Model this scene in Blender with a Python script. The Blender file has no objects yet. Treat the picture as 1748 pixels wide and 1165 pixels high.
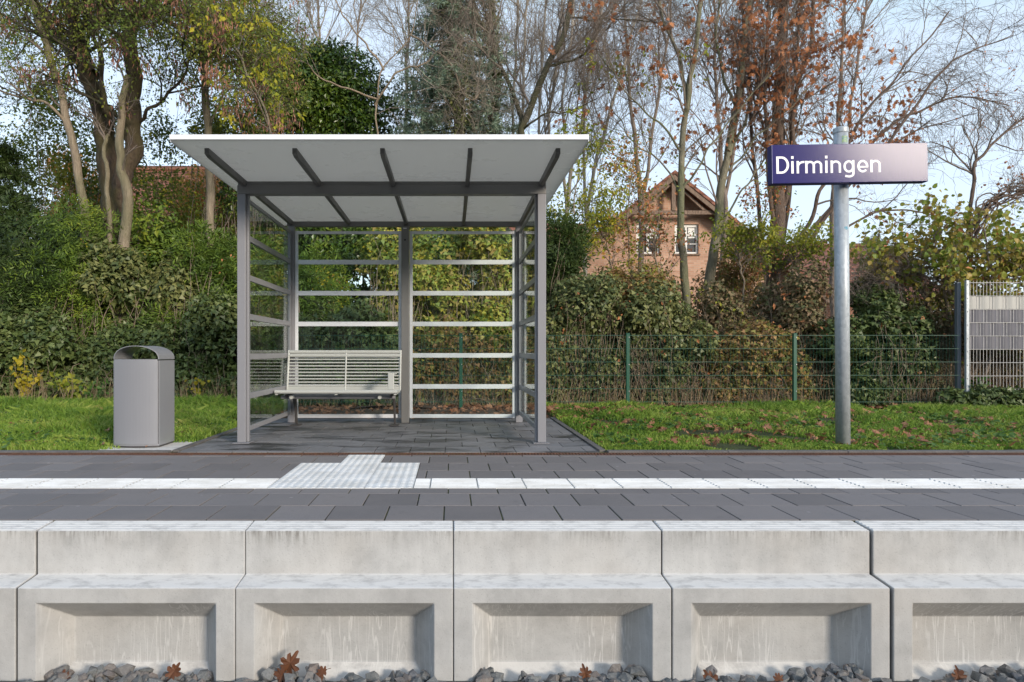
import bpy, math, random
import numpy as np
from mathutils import Vector, noise as mnoise
random.seed(7)
rng = np.random.default_rng(7)
R = math.radians
S = bpy.context.scene
COL = S.collection
F = 1100.0; HC = 0.846; VX = 770.0; HY = 600.0      # focal length (px), eye height, vanishing point

def W(x, y, Y):
    """photo pixel + distance -> point in metres"""
    return np.array([(x - VX) / F * Y, Y, HC - (y - HY) / F * Y])

# ---------------------------------------------------------------- nodes / materials
def new_mat(name):
    m = bpy.data.materials.new(name); m.use_nodes = True
    nt = m.node_tree
    b = nt.nodes['Principled BSDF']
    return m, nt, b
def nd(nt, typ, **kw):
    n = nt.nodes.new(typ)
    for k, v in kw.items():
        if k.startswith('i_'):
            n.inputs[k[2:].replace('_', ' ')].default_value = v
        else: setattr(n, k, v)
    return n
def ramp(nt, fac, stops, interp='LINEAR'):
    r = nt.nodes.new('ShaderNodeValToRGB'); r.color_ramp.interpolation = interp
    e = r.color_ramp.elements
    while len(e) > 1: e.remove(e[-1])
    e[0].position = stops[0][0]; c = stops[0][1]; e[0].color = (*c, 1) if not isinstance(c, (int, float)) else (c, c, c, 1)
    for p, c in stops[1:]:
        k = e.new(p); k.color = (*c, 1) if not isinstance(c, (int, float)) else (c, c, c, 1)
    nt.links.new(fac, r.inputs[0])
    return r.outputs[0]
def pos(nt, scale=(1, 1, 1)):
    g = nt.nodes.new('ShaderNodeNewGeometry')
    m = nt.nodes.new('ShaderNodeMapping'); m.inputs['Scale'].default_value = scale
    nt.links.new(g.outputs['Position'], m.inputs[0])
    return m.outputs[0]
def noise(nt, vec, scale, detail=4, rough=.55, dist=0.0):
    n = nt.nodes.new('ShaderNodeTexNoise')
    n.inputs['Scale'].default_value = scale; n.inputs['Detail'].default_value = detail
    n.inputs['Roughness'].default_value = rough; n.inputs['Distortion'].default_value = dist
    nt.links.new(vec, n.inputs['Vector'])
    return n.outputs['Fac']
def mixc(nt, fac, a, b, mode='MIX'):
    m = nt.nodes.new('ShaderNodeMix'); m.data_type = 'RGBA'; m.blend_type = mode
    for s, v in ((0, fac), (6, a), (7, b)):
        if hasattr(v, 'is_linked') or isinstance(v, bpy.types.NodeSocket): nt.links.new(v, m.inputs[s])
        elif isinstance(v, (int, float)): m.inputs[s].default_value = v if s == 0 else (v, v, v, 1)
        else: m.inputs[s].default_value = (*v, 1)
    return m.outputs[2]
def math_(nt, op, a, b=0.0, clamp=False):
    m = nt.nodes.new('ShaderNodeMath'); m.operation = op; m.use_clamp = clamp
    for s, v in ((0, a), (1, b)):
        if isinstance(v, bpy.types.NodeSocket): nt.links.new(v, m.inputs[s])
        else: m.inputs[s].default_value = v
    return m.outputs[0]
def bump(nt, b, h, strength=.3, dist=.01):
    n = nt.nodes.new('ShaderNodeBump'); n.inputs['Strength'].default_value = strength; n.inputs['Distance'].default_value = dist
    nt.links.new(h, n.inputs['Height']); nt.links.new(n.outputs[0], b.inputs['Normal'])
def island(nt):
    g = nt.nodes.new('ShaderNodeNewGeometry'); return g.outputs['Random Per Island']

def leaf_mat(name, cols, transl=.3, rough=.5, patch=.5, spec=.3):
    """colour picked per leaf, drifting between patches of the plant"""
    m, nt, b = new_mat(name)
    r = island(nt)
    n = noise(nt, pos(nt), .9, 3)
    f = math_(nt, 'ADD', math_(nt, 'MULTIPLY', r, 1 - patch), math_(nt, 'MULTIPLY', math_(nt, 'MULTIPLY_ADD', n, 2.2), patch))
    nn = nt.nodes.new('ShaderNodeMath'); nn.operation = 'MULTIPLY_ADD'; nn.use_clamp = True
    nt.links.new(n, nn.inputs[0]); nn.inputs[1].default_value = 2.6; nn.inputs[2].default_value = -.8
    f = math_(nt, 'ADD', math_(nt, 'MULTIPLY', r, 1 - patch), math_(nt, 'MULTIPLY', nn.outputs[0], patch), True)
    st = [(i / (len(cols) - 1), c) for i, c in enumerate(cols)]
    c = ramp(nt, f, st)
    nt.links.new(c, b.inputs['Base Color'])
    b.inputs['Roughness'].default_value = rough
    b.inputs['Specular IOR Level'].default_value = spec
    if transl > 0:
        t = nt.nodes.new('ShaderNodeBsdfTranslucent')
        nt.links.new(c, t.inputs[0])
        mx = nt.nodes.new('ShaderNodeMixShader'); mx.inputs[0].default_value = transl
        nt.links.new(b.outputs[0], mx.inputs[1]); nt.links.new(t.outputs[0], mx.inputs[2])
        nt.links.new(mx.outputs[0], nt.nodes['Material Output'].inputs[0])
    return m
def bark_mat(name, c1, c2, scale=6.0, moss=None):
    m, nt, b = new_mat(name)
    n = noise(nt, pos(nt, (1, 1, .3)), scale * 4, 7, .7, .6)
    n2 = noise(nt, pos(nt), scale * .25, 3)
    c = ramp(nt, n, [(.3, c1), (.7, c2)])
    if moss: c = mixc(nt, ramp(nt, n2, [(.45, 0.0), (.6, .7)]), c, moss)
    nt.links.new(c, b.inputs['Base Color']); b.inputs['Roughness'].default_value = .85
    bump(nt, b, n, 1.0, .05)
    return m
def paint_mat(name, col, rough=.4, metal=0.0, var=.12, bscale=0):
    m, nt, b = new_mat(name)
    n = noise(nt, pos(nt), 3.0, 5, .6)
    n2 = noise(nt, pos(nt, (1, 1, .15)), 25, 4, .6)
    c = mixc(nt, ramp(nt, n, [(.3, 0.0), (.75, var)]), col, tuple(x * .55 for x in col))
    c = mixc(nt, ramp(nt, n2, [(.5, 0.0), (.75, var * .7)]), c, tuple(x * .6 for x in col))
    nt.links.new(c, b.inputs['Base Color'])
    nt.links.new(ramp(nt, n, [(.3, rough * .85), (.7, min(1, rough * 1.25))]), b.inputs['Roughness'])
    b.inputs['Metallic'].default_value = metal
    return m

# ---------------------------------------------------------------- mesh building
class Geo:
    def __init__(s): s.v = []; s.f = []; s.n = 0      # f: list of (M,k) int arrays
    def add(s, v, f):
        v = np.asarray(v, dtype=np.float64).reshape(-1, 3); f = np.asarray(f, dtype=np.int64)
        s.v.append(v); s.f.append(f + s.n); s.n += len(v)
    def box(s, x0, x1, y0, y1, z0, z1):
        v = [(x, y, z) for z in (z0, z1) for y in (y0, y1) for x in (x0, x1)]
        s.add(v, [(0, 2, 3, 1), (4, 5, 7, 6), (0, 1, 5, 4), (1, 3, 7, 5), (3, 2, 6, 7), (2, 0, 4, 6)])
    def prism(s, prof, a, b, axis=0):
        """extrude a 2-D outline along an axis from a to b"""
        k = len(prof); v = []
        for t in (a, b):
            for (p, q) in prof:
                v.append((t, p, q) if axis == 0 else ((p, t, q) if axis == 1 else (p, q, t)))
        s.add(v, [(i, (i + 1) % k, k + (i + 1) % k, k + i) for i in range(k)])
        s.f.append(np.array([list(range(k))[::-1]]) + s.n - 2 * k); s.f.append(np.array([list(range(k, 2 * k))]) + s.n - 2 * k)
    def tube(s, pts, r, sides=12, cap=True):
        pts = np.asarray(pts, float); n = len(pts)
        rr = np.full(n, r) if np.isscalar(r) else np.asarray(r, float)
        tubes(s, [(pts, rr)], sides)
        if cap:
            b = s.n - n * sides
            s.f.append(np.array([[b + i for i in range(sides)][::-1]])); s.f.append(np.array([[b + (n - 1) * sides + i for i in range(sides)]]))
    def lathe(s, c, prof, seg=32):
        c = np.asarray(c, float); v = []
        for (r, z) in prof:
            for i in range(seg):
                a = 2 * math.pi * i / seg; v.append((c[0] + r * math.cos(a), c[1] + r * math.sin(a), c[2] + z))
        f = []
        for j in range(len(prof) - 1):
            for i in range(seg):
                f.append((j * seg + i, j * seg + (i + 1) % seg, (j + 1) * seg + (i + 1) % seg, (j + 1) * seg + i))
        s.add(v, f)
    def build(s, name, mat, parent=None, off=(0, 0, 0), smooth=False, bevel=0, auto=None):
        me = bpy.data.meshes.new(name)
        v = np.concatenate(s.v) - np.asarray(off, float)
        me.vertices.add(len(v)); me.vertices.foreach_set('co', v.astype(np.float32).ravel())
        nl = sum(f.size for f in s.f); nf = sum(len(f) for f in s.f)
        me.loops.add(nl); me.polygons.add(nf)
        me.loops.foreach_set('vertex_index', np.concatenate([f.ravel() for f in s.f]).astype(np.int32))
        tot = np.concatenate([np.full(len(f), f.shape[1]) for f in s.f])
        st = np.concatenate([[0], np.cumsum(tot)[:-1]])
        me.polygons.foreach_set('loop_start', st.astype(np.int32))
        me.update(calc_edges=True)
        me.polygons.foreach_set('use_smooth', np.full(nf, bool(smooth)))
        me.validate()
        me.materials.append(mat)
        o = bpy.data.objects.new(name, me); COL.objects.link(o)
        if parent is not None: o.parent = parent
        if bevel:
            md = o.modifiers.new('Bevel', 'BEVEL'); md.width = bevel; md.segments = 2; md.limit_method = 'ANGLE'; md.angle_limit = R(40)
        return o

def tubes(geo, polys, sides=3, rough=0.0):
    """many tapering tubes at once; polys = [(pts(n,3), radii(n))]"""
    groups = {}
    for p, r in polys: groups.setdefault(len(p), []).append((p, r))
    ang = np.arange(sides) * 2 * math.pi / sides
    for n, lst in groups.items():
        P = np.array([a for a, _ in lst], float); Rr = np.array([b for _, b in lst], float)
        T = np.gradient(P, axis=1); T /= np.linalg.norm(T, axis=2, keepdims=True) + 1e-9
        mean = np.abs(T.mean(axis=1)); ref = np.zeros_like(mean); ref[np.arange(len(mean)), mean.argmin(axis=1)] = 1
        A = np.cross(T, ref[:, None, :]); A /= np.linalg.norm(A, axis=2, keepdims=True) + 1e-9
        B = np.cross(T, A)
        RR = Rr[:, :, None] * (1 + rough * rng.normal(size=(len(lst), n, sides))) if rough else np.repeat(Rr[:, :, None], sides, 2)
        V = P[:, :, None, :] + RR[:, :, :, None] * (A[:, :, None, :] * np.cos(ang)[None, None, :, None] + B[:, :, None, :] * np.sin(ang)[None, None, :, None])
        M = len(lst)
        i, j, k = np.meshgrid(np.arange(M), np.arange(n - 1), np.arange(sides), indexing='ij')
        k2 = (k + 1) % sides
        idx = lambda a, b, c: (a * n + b) * sides + c
        Fq = np.stack([idx(i, j, k), idx(i, j, k2), idx(i, j + 1, k2), idx(i, j + 1, k)], -1).reshape(-1, 4)
        geo.add(V.reshape(-1, 3), Fq)

LEAF = {
 'kite': [(0, 0), (.28, .45), (0, 1), (-.28, .45)],
 'needle': [(0, 0), (.13, .5), (0, 1), (-.13, .5)],
 'lance': [(0, 0), (.11, .4), (0, 1), (-.11, .4)],
 'round': [(0, 0), (.38, .2), (.42, .6), (0, 1), (-.42, .6), (-.38, .2)],
 'ivy': [(0, 0), (.45, .1), (.3, .42), (0, 1), (-.3, .42), (-.45, .1)],
 'oak': [(0, 0), (.04, .14), (.20, .12), (.30, .20), (.14, .33), (.34, .36), (.44, .50), (.36, .58), (.18, .52), (.28, .72), (.22, .84), (.09, .74), (.06, .96), (0, 1.0)],
}
LEAF['oak'] += [(-u, v) for u, v in LEAF['oak'][::-1][1:-1]]
def unit(v): return v / (np.linalg.norm(v, axis=-1, keepdims=True) + 1e-9)
def leaves(geo, P, D, N, size, shape='kite', bend=.25):
    """leaf blades at P pointing along D with face normal near N"""
    P = np.asarray(P); n = len(P)
    if n == 0: return
    t = np.array(LEAF[shape]); D = unit(D); X = unit(np.cross(D, N)); Z = np.cross(X, D)
    size = np.broadcast_to(np.asarray(size, float), (n,))
    bz = -bend * (t[:, 1] ** 2) + bend * .8 * np.abs(t[:, 0])
    V = P[:, None, :] + size[:, None, None] * (X[:, None, :] * t[None, :, 0, None] + D[:, None, :] * t[None, :, 1, None] + Z[:, None, :] * bz[None, :, None])
    k = len(t)
    geo.add(V.reshape(-1, 3), (np.arange(n)[:, None] * k + np.arange(k)[None, :]))
def rdir(n): return unit(rng.normal(size=(n, 3)))

# ---------------------------------------------------------------- scene bookkeeping
def tag(o, label=None, cat=None, group=None, kind=None):
    if label: o['label'] = label
    if cat: o['category'] = cat
    if group: o['group'] = group
    if kind: o['kind'] = kind
    return o
def empty(name, loc, label, cat, group=None):
    o = bpy.data.objects.new(name, None); COL.objects.link(o); o.location = loc
    o.empty_display_size = .1
    return tag(o, label, cat, group)
def copy_tree(o, parent=None):
    c = o.copy(); COL.objects.link(c)
    if parent is not None: c.parent = parent
    for ch in list(o.children): copy_tree(ch, c)
    return c
def boxes(name, bl, mat, root, bevel=.004, parent=None, off=None):
    g = Geo()
    for b in bl: g.box(*b)
    off = off if off is not None else (root.location if root is not None else (0, 0, 0))
    return g.build(name, mat, parent if parent is not None else root, off, bevel=bevel)
# ================================================================ materials
def concrete_mat(name, base, dark, drips=False, rib=False, grime=.5):
    m, nt, b = new_mat(name)
    p = pos(nt)
    n1 = noise(nt, p, 5.0, 6, .65); n2 = noise(nt, pos(nt, (1, 1, .12)), 26, 5, .65); n3 = noise(nt, p, 130, 3, .7)
    n4 = noise(nt, p, 1.6, 3, .5)
    c = ramp(nt, n1, [(.25, dark), (.55, base), (.8, tuple(min(1, x * 1.12) for x in base))])
    c = mixc(nt, ramp(nt, n2, [(.46, 0.0), (.72, grime)]), c, dark)
    c = mixc(nt, ramp(nt, n4, [(.45, 0.0), (.7, .35)]), c, (base[0] * .97, base[1] * .88, base[2] * .78))
    c = mixc(nt, ramp(nt, n3, [(.3, .35), (.42, 0.0)]), c, tuple(x * .5 for x in dark))
    if drips:
        g = nt.nodes.new('ShaderNodeNewGeometry'); sx = nt.nodes.new('ShaderNodeSeparateXYZ'); nt.links.new(g.outputs['Position'], sx.inputs[0])
        # pale lime runs inside the recess
        w = noise(nt, pos(nt, (1, .3, .07)), 38, 2, .5, .35)
        line = ramp(nt, math_(nt, 'ABSOLUTE', math_(nt, 'SUBTRACT', w, .5)), [(0.0, 1.0), (.012, .9), (.03, 0.0)])
        zone = math_(nt, 'MULTIPLY', math_(nt, 'GREATER_THAN', sx.outputs[1], 2.955), math_(nt, 'LESS_THAN', sx.outputs[2], -.30))
        pres = ramp(nt, noise(nt, pos(nt, (1, 1, .6)), 3.2, 2), [(.36, 0.0), (.55, .75)])
        c = mixc(nt, math_(nt, 'MULTIPLY', math_(nt, 'MULTIPLY', line, zone), pres), c, (.66, .655, .64))
        # dirt washing down from the top edge
        k = nt.nodes.new('ShaderNodeMapRange'); k.inputs['From Min'].default_value = -.13; k.inputs['From Max'].default_value = -.012
        nt.links.new(sx.outputs[2], k.inputs[0])
        top = math_(nt, 'MULTIPLY', k.outputs[0], math_(nt, 'LESS_THAN', sx.outputs[2], -.0145))
        st = ramp(nt, noise(nt, pos(nt, (1, 1, .1)), 60, 3, .7), [(.42, 0.0), (.68, .85)])
        big = ramp(nt, noise(nt, pos(nt, (1, .2, .2)), 3, 2), [(.40, .1), (.65, 1.0)])
        c = mixc(nt, math_(nt, 'MULTIPLY', math_(nt, 'MULTIPLY', math_(nt, 'MULTIPLY', top, top), st), big), c, (.10, .085, .065))
    gn = nt.nodes.new('ShaderNodeNewGeometry'); sn = nt.nodes.new('ShaderNodeSeparateXYZ'); nt.links.new(gn.outputs['Normal'], sn.inputs[0])
    up = ramp(nt, sn.outputs[2], [(.55, 0.0), (.8, .8)])  # upward faces painted paler, as if lit from above
    toplit_tone = ramp(nt, noise(nt, pos(nt, (1, 2, 1)), 9, 5, .7), [(.35, (.50, .485, .46)), (.52, (.74, .72, .68))])
    if base[0] > .2: c = mixc(nt, up, c, toplit_tone)
    nt.links.new(c, b.inputs['Base Color']); b.inputs['Roughness'].default_value = .85
    h = math_(nt, 'ADD', math_(nt, 'MULTIPLY', n3, .4), n1)
    bump(nt, b, h, .35, .006)
    return m
def paver_mat(name, col, wet=False, moss=False):
    m, nt, b = new_mat(name)
    r = island(nt); p = pos(nt)
    n1 = noise(nt, p, 220, 3, .7); n2 = noise(nt, p, 2.2, 5, .6)
    c = ramp(nt, r, [(0.0, tuple(x * .80 for x in col)), (.5, col), (1.0, tuple(x * 1.16 for x in col))])
    c = mixc(nt, ramp(nt, n1, [(.35, .45), (.6, 0.0)]), c, tuple(x * .6 for x in col))
    c = mixc(nt, ramp(nt, n1, [(.62, 0.0), (.75, .35)]), c, tuple(min(1, x * 1.8) for x in col))
    c = mixc(nt, ramp(nt, n2, [(.4, 0.0), (.7, .3)]), c, (col[0] * 1.25, col[1] * 1.18, col[2] * 1.1))
    vo = nt.nodes.new('ShaderNodeTexVoronoi'); vo.inputs['Scale'].default_value = 5.5; nt.links.new(p, vo.inputs[0])
    c = mixc(nt, ramp(nt, vo.outputs['Distance'], [(.045, .55), (.07, 0.0)]), c, tuple(min(1, x * 1.9) for x in col))
    n3 = noise(nt, pos(nt, (1, 1, 1)), 9, 5, .75); c = mixc(nt, ramp(nt, n3, [(.55, 0.0), (.75, .45)]), c, tuple(x * .62 for x in col))
    b.inputs['Roughness'].default_value = .75
    if wet:
        w = noise(nt, pos(nt, (.55, 2.0, 1)), 2.6, 4, .6, .4)
        f = ramp(nt, w, [(.50, 0.0), (.60, .9)])
        c = mixc(nt, f, c, (.022, .022, .028))
        d = ramp(nt, noise(nt, pos(nt, (.8, 1.6, 1)), 2.1, 5, .7), [(.48, 0.0), (.7, .55)])
        c = mixc(nt, d, c, (.27, .27, .29))
        nt.links.new(ramp(nt, w, [(.46, .62), (.60, .35)]), b.inputs['Roughness'])
    nt.links.new(c, b.inputs['Base Color'])
    bump(nt, b, n1, .25, .003)
    return m
M = {}
M['block'] = concrete_mat('edge_concrete', (.515, .512, .50), (.375, .373, .366), drips=True, grime=.28)
M['pad'] = concrete_mat('pad_concrete', (.50, .47, .42), (.32, .30, .27))
M['kerb'] = concrete_mat('kerb_concrete', (.155, .145, .14), (.08, .075, .07))
M['paver'] = paver_mat('grey_paver', (.205, .187, .182))
M['slab'] = paver_mat('shelter_paver', (.205, .20, .205), wet=True)
def joint_mat():
    m, nt, b = new_mat('mossy_joint')
    n = noise(nt, pos(nt), 4, 4, .7); n2 = noise(nt, pos(nt), 40, 3, .7)
    c = ramp(nt, n, [(.42, (.035, .032, .028)), (.55, (.12, .13, .03))])
    c = mixc(nt, ramp(nt, n2, [(.4, 0.0), (.7, .8)]), c, (.02, .018, .016))
    nt.links.new(c, b.inputs['Base Color']); b.inputs['Roughness'].default_value = 1
    return m
M['joint'] = joint_mat()
def tactile_mat():
    m, nt, b = new_mat('white_tactile')
    n = noise(nt, pos(nt, (.6, 1, 1)), 5, 5, .7); n2 = noise(nt, pos(nt), 90, 3, .7); r = island(nt)
    c = ramp(nt, n, [(.35, (.62, .61, .58)), (.6, (.80, .80, .785))])
    c = mixc(nt, ramp(nt, n2, [(.28, .6), (.40, 0.0)]), c, (.40, .38, .34))
    c = mixc(nt, ramp(nt, r, [(0.0, .16), (1.0, 0.0)]), c, (.5, .49, .43))
    nt.links.new(c, b.inputs['Base Color']); b.inputs['Roughness'].default_value = .7
    return m
M['tactile'] = tactile_mat()
def rust_mat():
    m, nt, b = new_mat('rusty_steel')
    n = noise(nt, pos(nt), 30, 4, .7)
    nt.links.new(ramp(nt, n, [(.3, (.06, .028, .018)), (.7, (.19, .085, .05))]), b.inputs['Base Color']); b.inputs['Roughness'].default_value = .9
    return m
M['rust'] = rust_mat()
M['joint_shade'] = paint_mat('joint_shade_strip', (.035, .034, .032), .9)  # dark colour standing in for shade between the edge blocks
M['dark'] = paint_mat('dark_gap', (.012, .012, .012), .9)
M['frame'] = paint_mat('grey_powder_coat', (.265, .265, .285), .38, .0, .10)
M['alu'] = paint_mat('pale_aluminium', (.82, .84, .88), .34, .15, .10)
M['roof'] = paint_mat('roof_panel', (.66, .655, .63), .28, .0, .05)
nt = M['roof'].node_tree; _b = nt.nodes['Principled BSDF']; _t = nt.nodes.new('ShaderNodeBsdfTranslucent'); _t.inputs[0].default_value = (.92, .89, .82, 1)
_m = nt.nodes.new('ShaderNodeMixShader'); _m.inputs[0].default_value = .45; nt.links.new(_b.outputs[0], _m.inputs[1]); nt.links.new(_t.outputs[0], _m.inputs[2]); nt.links.new(_m.outputs[0], nt.nodes['Material Output'].inputs[0])
M['rafter'] = paint_mat('rafter_paint', (.13, .125, .12), .45, .0, .1)
M['fascia'] = paint_mat('white_edge_trim', (.85, .86, .88), .3, .1, .03)
M['beam'] = paint_mat('beam_paint', (.21, .205, .20), .4, .0, .12)
M['bench'] = paint_mat('bench_coating', (.52, .535, .51), .35, .1, .12)
M['bracket'] = paint_mat('bracket_metal', (.09, .085, .085), .55, .3, .3)
M['bin'] = paint_mat('bin_coating', (.31, .315, .34), .33, .2, .06)
M['bin_dark'] = paint_mat('bin_inside', (.10, .11, .09), .6)
M['green'] = paint_mat('green_coating', (.004, .085, .05), .45, .0, .25)
M['greenwire'] = paint_mat('green_wire', (.008, .075, .048), .5, .0, .2)
M['galv'] = None
def galv_mat(name, c1, c2, rough=.42, metal=.15):
    m, nt, b = new_mat(name)
    v = nt.nodes.new('ShaderNodeTexVoronoi'); v.inputs['Scale'].default_value = 55
    nt.links.new(pos(nt, (1, 1, .6)), v.inputs[0])
    n = noise(nt, pos(nt, (1, 1, .15)), 18, 4, .6)
    c = mixc(nt, v.outputs['Color'], c1, c2)
    sep = nt.nodes.new('ShaderNodeSeparateColor'); nt.links.new(v.outputs['Color'], sep.inputs[0])
    c = mixc(nt, sep.outputs[0], c1, c2)
    c = mixc(nt, ramp(nt, n, [(.45, 0.0), (.7, .5)]), c, tuple(x * .7 for x in c1))
    nt.links.new(c, b.inputs['Base Color']); b.inputs['Metallic'].default_value = metal; b.inputs['Roughness'].default_value = rough
    return m
M['galv'] = galv_mat('galvanised_steel', (.40, .44, .47), (.52, .56, .59))
M['wire'] = galv_mat('galvanised_wire', (.42, .42, .43), (.55, .55, .55), .5, .3)
M['strip_light'] = paint_mat('pale_privacy_strip', (.44, .43, .40), .5, 0, .15)
M['strip_dark'] = paint_mat('dark_privacy_strip', (.10, .10, .125), .5, 0, .15)
def sign_mat():
    m, nt, b = new_mat('blue_sign_enamel')
    n = noise(nt, pos(nt, (3, 1, .15)), 60, 3, .6)
    c = ramp(nt, n, [(.3, (.016, .015, .12)), (.7, (.020, .018, .14))])
    nt.links.new(c, b.inputs['Base Color']); b.inputs['Metallic'].default_value = 0.0
    b.inputs['Roughness'].default_value = .13; b.inputs['Specular IOR Level'].default_value = .085
    bump(nt, b, n, .04, .002)
    return m
M['sign'] = sign_mat()
M['signside'] = paint_mat('sign_side', (.022, .02, .12), .5)
M['white'] = paint_mat('white_lettering', (.86, .86, .90), .4, 0, .02)
def glass_mat(name='clear_glass', tint=(.93, .97, .95), ior=1.22):
    m, nt, b = new_mat(name); nt.nodes.remove(b)
    t = nt.nodes.new('ShaderNodeBsdfTransparent'); t.inputs[0].default_value = (*tint, 1)
    g = nt.nodes.new('ShaderNodeBsdfGlossy'); g.inputs['Roughness'].default_value = .015
    ge = nt.nodes.new('ShaderNodeNewGeometry'); dt = nt.nodes.new('ShaderNodeVectorMath'); dt.operation = 'DOT_PRODUCT'
    nt.links.new(ge.outputs['Normal'], dt.inputs[0]); nt.links.new(ge.outputs['Incoming'], dt.inputs[1])
    c1 = math_(nt, 'SUBTRACT', 1.0, math_(nt, 'ABSOLUTE', dt.outputs['Value'])); sch = math_(nt, 'MULTIPLY_ADD', math_(nt, 'POWER', c1, 5.0), .96)
    sch.node.inputs[2].default_value = .02
    d = nt.nodes.new('ShaderNodeBsdfDiffuse'); d.inputs[0].default_value = (.6, .62, .6, 1)
    mx = nt.nodes.new('ShaderNodeMixShader'); nt.links.new(sch, mx.inputs[0]); nt.links.new(t.outputs[0], mx.inputs[1]); nt.links.new(g.outputs[0], mx.inputs[2])
    mx2 = nt.nodes.new('ShaderNodeMixShader')
    dirt = ramp(nt, noise(nt, pos(nt, (1, 1, .7)), 4, 5, .7), [(.45, .002), (.8, .03)])
    nt.links.new(dirt, mx2.inputs[0]); nt.links.new(mx.outputs[0], mx2.inputs[1]); nt.links.new(d.outputs[0], mx2.inputs[2])
    nt.links.new(mx2.outputs[0], nt.nodes['Material Output'].inputs[0])
    return m
M['glass'] = glass_mat()
def earth_mat(name, stops, sc=3.0):
    m, nt, b = new_mat(name)
    n = noise(nt, pos(nt), sc, 8, .7); n2 = noise(nt, pos(nt), sc * 14, 4, .7)
    f = math_(nt, 'ADD', math_(nt, 'MULTIPLY', n, .6), math_(nt, 'MULTIPLY', n2, .4))
    nt.links.new(ramp(nt, f, stops), b.inputs['Base Color']); b.inputs['Roughness'].default_value = 1
    bump(nt, b, n2, .8, .03)
    return m
M['soil'] = earth_mat('lawn_soil', [(.35, (.03, .026, .014)), (.5, (.045, .06, .014)), (.7, (.07, .10, .02))])
M['litter'] = earth_mat('leaf_litter', [(.35, (.03, .02, .012)), (.5, (.09, .055, .032)), (.7, (.20, .12, .075))])
M['terrain'] = earth_mat('terrain', [(.35, (.03, .03, .015)), (.7, (.08, .08, .035))], .5)
M['bed'] = earth_mat('track_bed', [(.35, (.08, .078, .07)), (.7, (.20, .19, .18))], 9)

# ================================================================ setting: ground
XL, XR = -14.0, 16.0
g = Geo(); g.box(-400, 400, 5.50, 900, -.9, -.06); tag(g.build('terrain', M['terrain']), kind='structure')
g = Geo(); g.box(XL - 6, XR + 6, -12, 2.944, -1.2, -.66); tag(g.build('track_bed', M['bed']), kind='structure')
def lawn(name, x0, x1, y0, y1, mat, zb=-.05, amp=.035, zoff=0.0, edge=None):
    nx = int((x1 - x0) / .12) + 1; ny = int((y1 - y0) / .12) + 1
    X, Y = np.meshgrid(np.linspace(x0, x1, nx), np.linspace(y0, y1, ny))
    Z = np.array([[mnoise.noise(Vector((x * .9, y * .9, 3.1))) for x in X[0]] for y in Y[:, 0]]) * amp + zoff
    i, j = np.meshgrid(np.arange(ny - 1), np.arange(nx - 1), indexing='ij')
    q = np.stack([i * nx + j, i * nx + j + 1, (i + 1) * nx + j + 1, (i + 1) * nx + j], -1).reshape(-1, 4)
    g = Geo(); g.add(np.stack([X, Y, Z], -1).reshape(-1, 3), q)
    return tag(g.build(name, mat, smooth=True), kind='structure')
SX0, SX1 = -2.36, 1.31                               # shelter slab
lawn('lawn', XL, SX0, 5.47, 11.0, M['soil'], zoff=-.015)
lawn('lawn', SX1, XR, 5.47, 9.55, M['soil'], zoff=-.015)
lawn('planting_bed', XL, XR, 9.5, 17.0, M['litter'], amp=.10, zoff=-.01)
lawn('planting_bed', SX0 + .002, SX1 - .002, 8.2, 9.6, M['litter'], amp=.02, zoff=-.012)

# unseen bank added behind the camera, giving glass and sign dark reflections
g = Geo(); nx = 60
X = np.linspace(-60, 60, nx); prof = [(-12, -.9), (-13.5, .4), (-16, 3.2), (-20, 6.0), (-27, 8.8), (-80, 9.0)]
V = [(x, y + .4 * math.sin(x * .5), z + .25 * math.sin(x * .37 + y) * (z > 0)) for (y, z) in prof for x in X]
g.add(V, [(j * nx + i, (j + 1) * nx + i, (j + 1) * nx + i + 1, j * nx + i + 1) for j in range(5) for i in range(nx - 1)])
tag(g.build('added_dark_bank', M['terrain'], smooth=True), kind='structure')
# paving: real slabs with joints
def pavers(rows, x0, x1, w, mat, name, z=0.0, jt=.0035, skip=None, shift=None):
    g = Geo()
    for k, (y0, y1, off) in enumerate(rows):
        n0 = math.floor((x0 - off) / w); n1 = math.ceil((x1 - off) / w)
        for i in range(n0, n1 + 1):
            a = off + i * w; b_ = a + w
            a2, b2 = max(a, x0), min(b_, x1)
            segs = [(a2, b2)]
            if skip:
                for (sx0, sx1, sy0, sy1) in skip:
                    if y0 >= sy0 - .01 and y1 <= sy1 + .01:
                        ns = []
                        for (p, q) in segs:
                            if q <= sx0 or p >= sx1: ns.append((p, q))
                            else:
                                if p < sx0: ns.append((p, sx0))
                                if q > sx1: ns.append((sx1, q))
                        segs = ns
            for (p, q) in segs:
                if q - p < .02: continue
                dz = random.uniform(-.0012, .0012)
                g.box(p + jt, q - jt, y0 + jt * .6, y1 - jt * .6, -.06, z + dz)
    return g.build(name, mat, bevel=.0025)
E0 = 3.236
TX0, TX1 = -1.135, -.235
skip = [(TX0, TX1, 4.277, 4.877), (-.835, -.535, 4.877, 5.25)]
rows = [(E0, 3.535, -.037), (3.535, 3.835, -.187), (3.835, 3.977, -.017), (4.277, 4.577, -.17), (4.577, 4.877, -.02), (4.877, 5.177, -.17), (5.177, 5.25, -.02)]
tag(pavers(rows, -7.0, 9.5, .2985, M['paver'], 'platform_paving', skip=skip), kind='structure')
g = Geo(); g.box(-7.0, 9.5, 3.2325, 5.47, -.5, -.006); tag(g.build('paving_bed', M['joint']), kind='structure')
rows = [(5.415 + .3 * k, 5.415 + .3 * (k + 1), -.05 + .15 * (k % 2)) for k in range(9)]
tag(pavers(rows, SX0 + .06, SX1 - .06, .2985, M['slab'], 'shelter_paving', jt=.0028), kind='structure')
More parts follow.
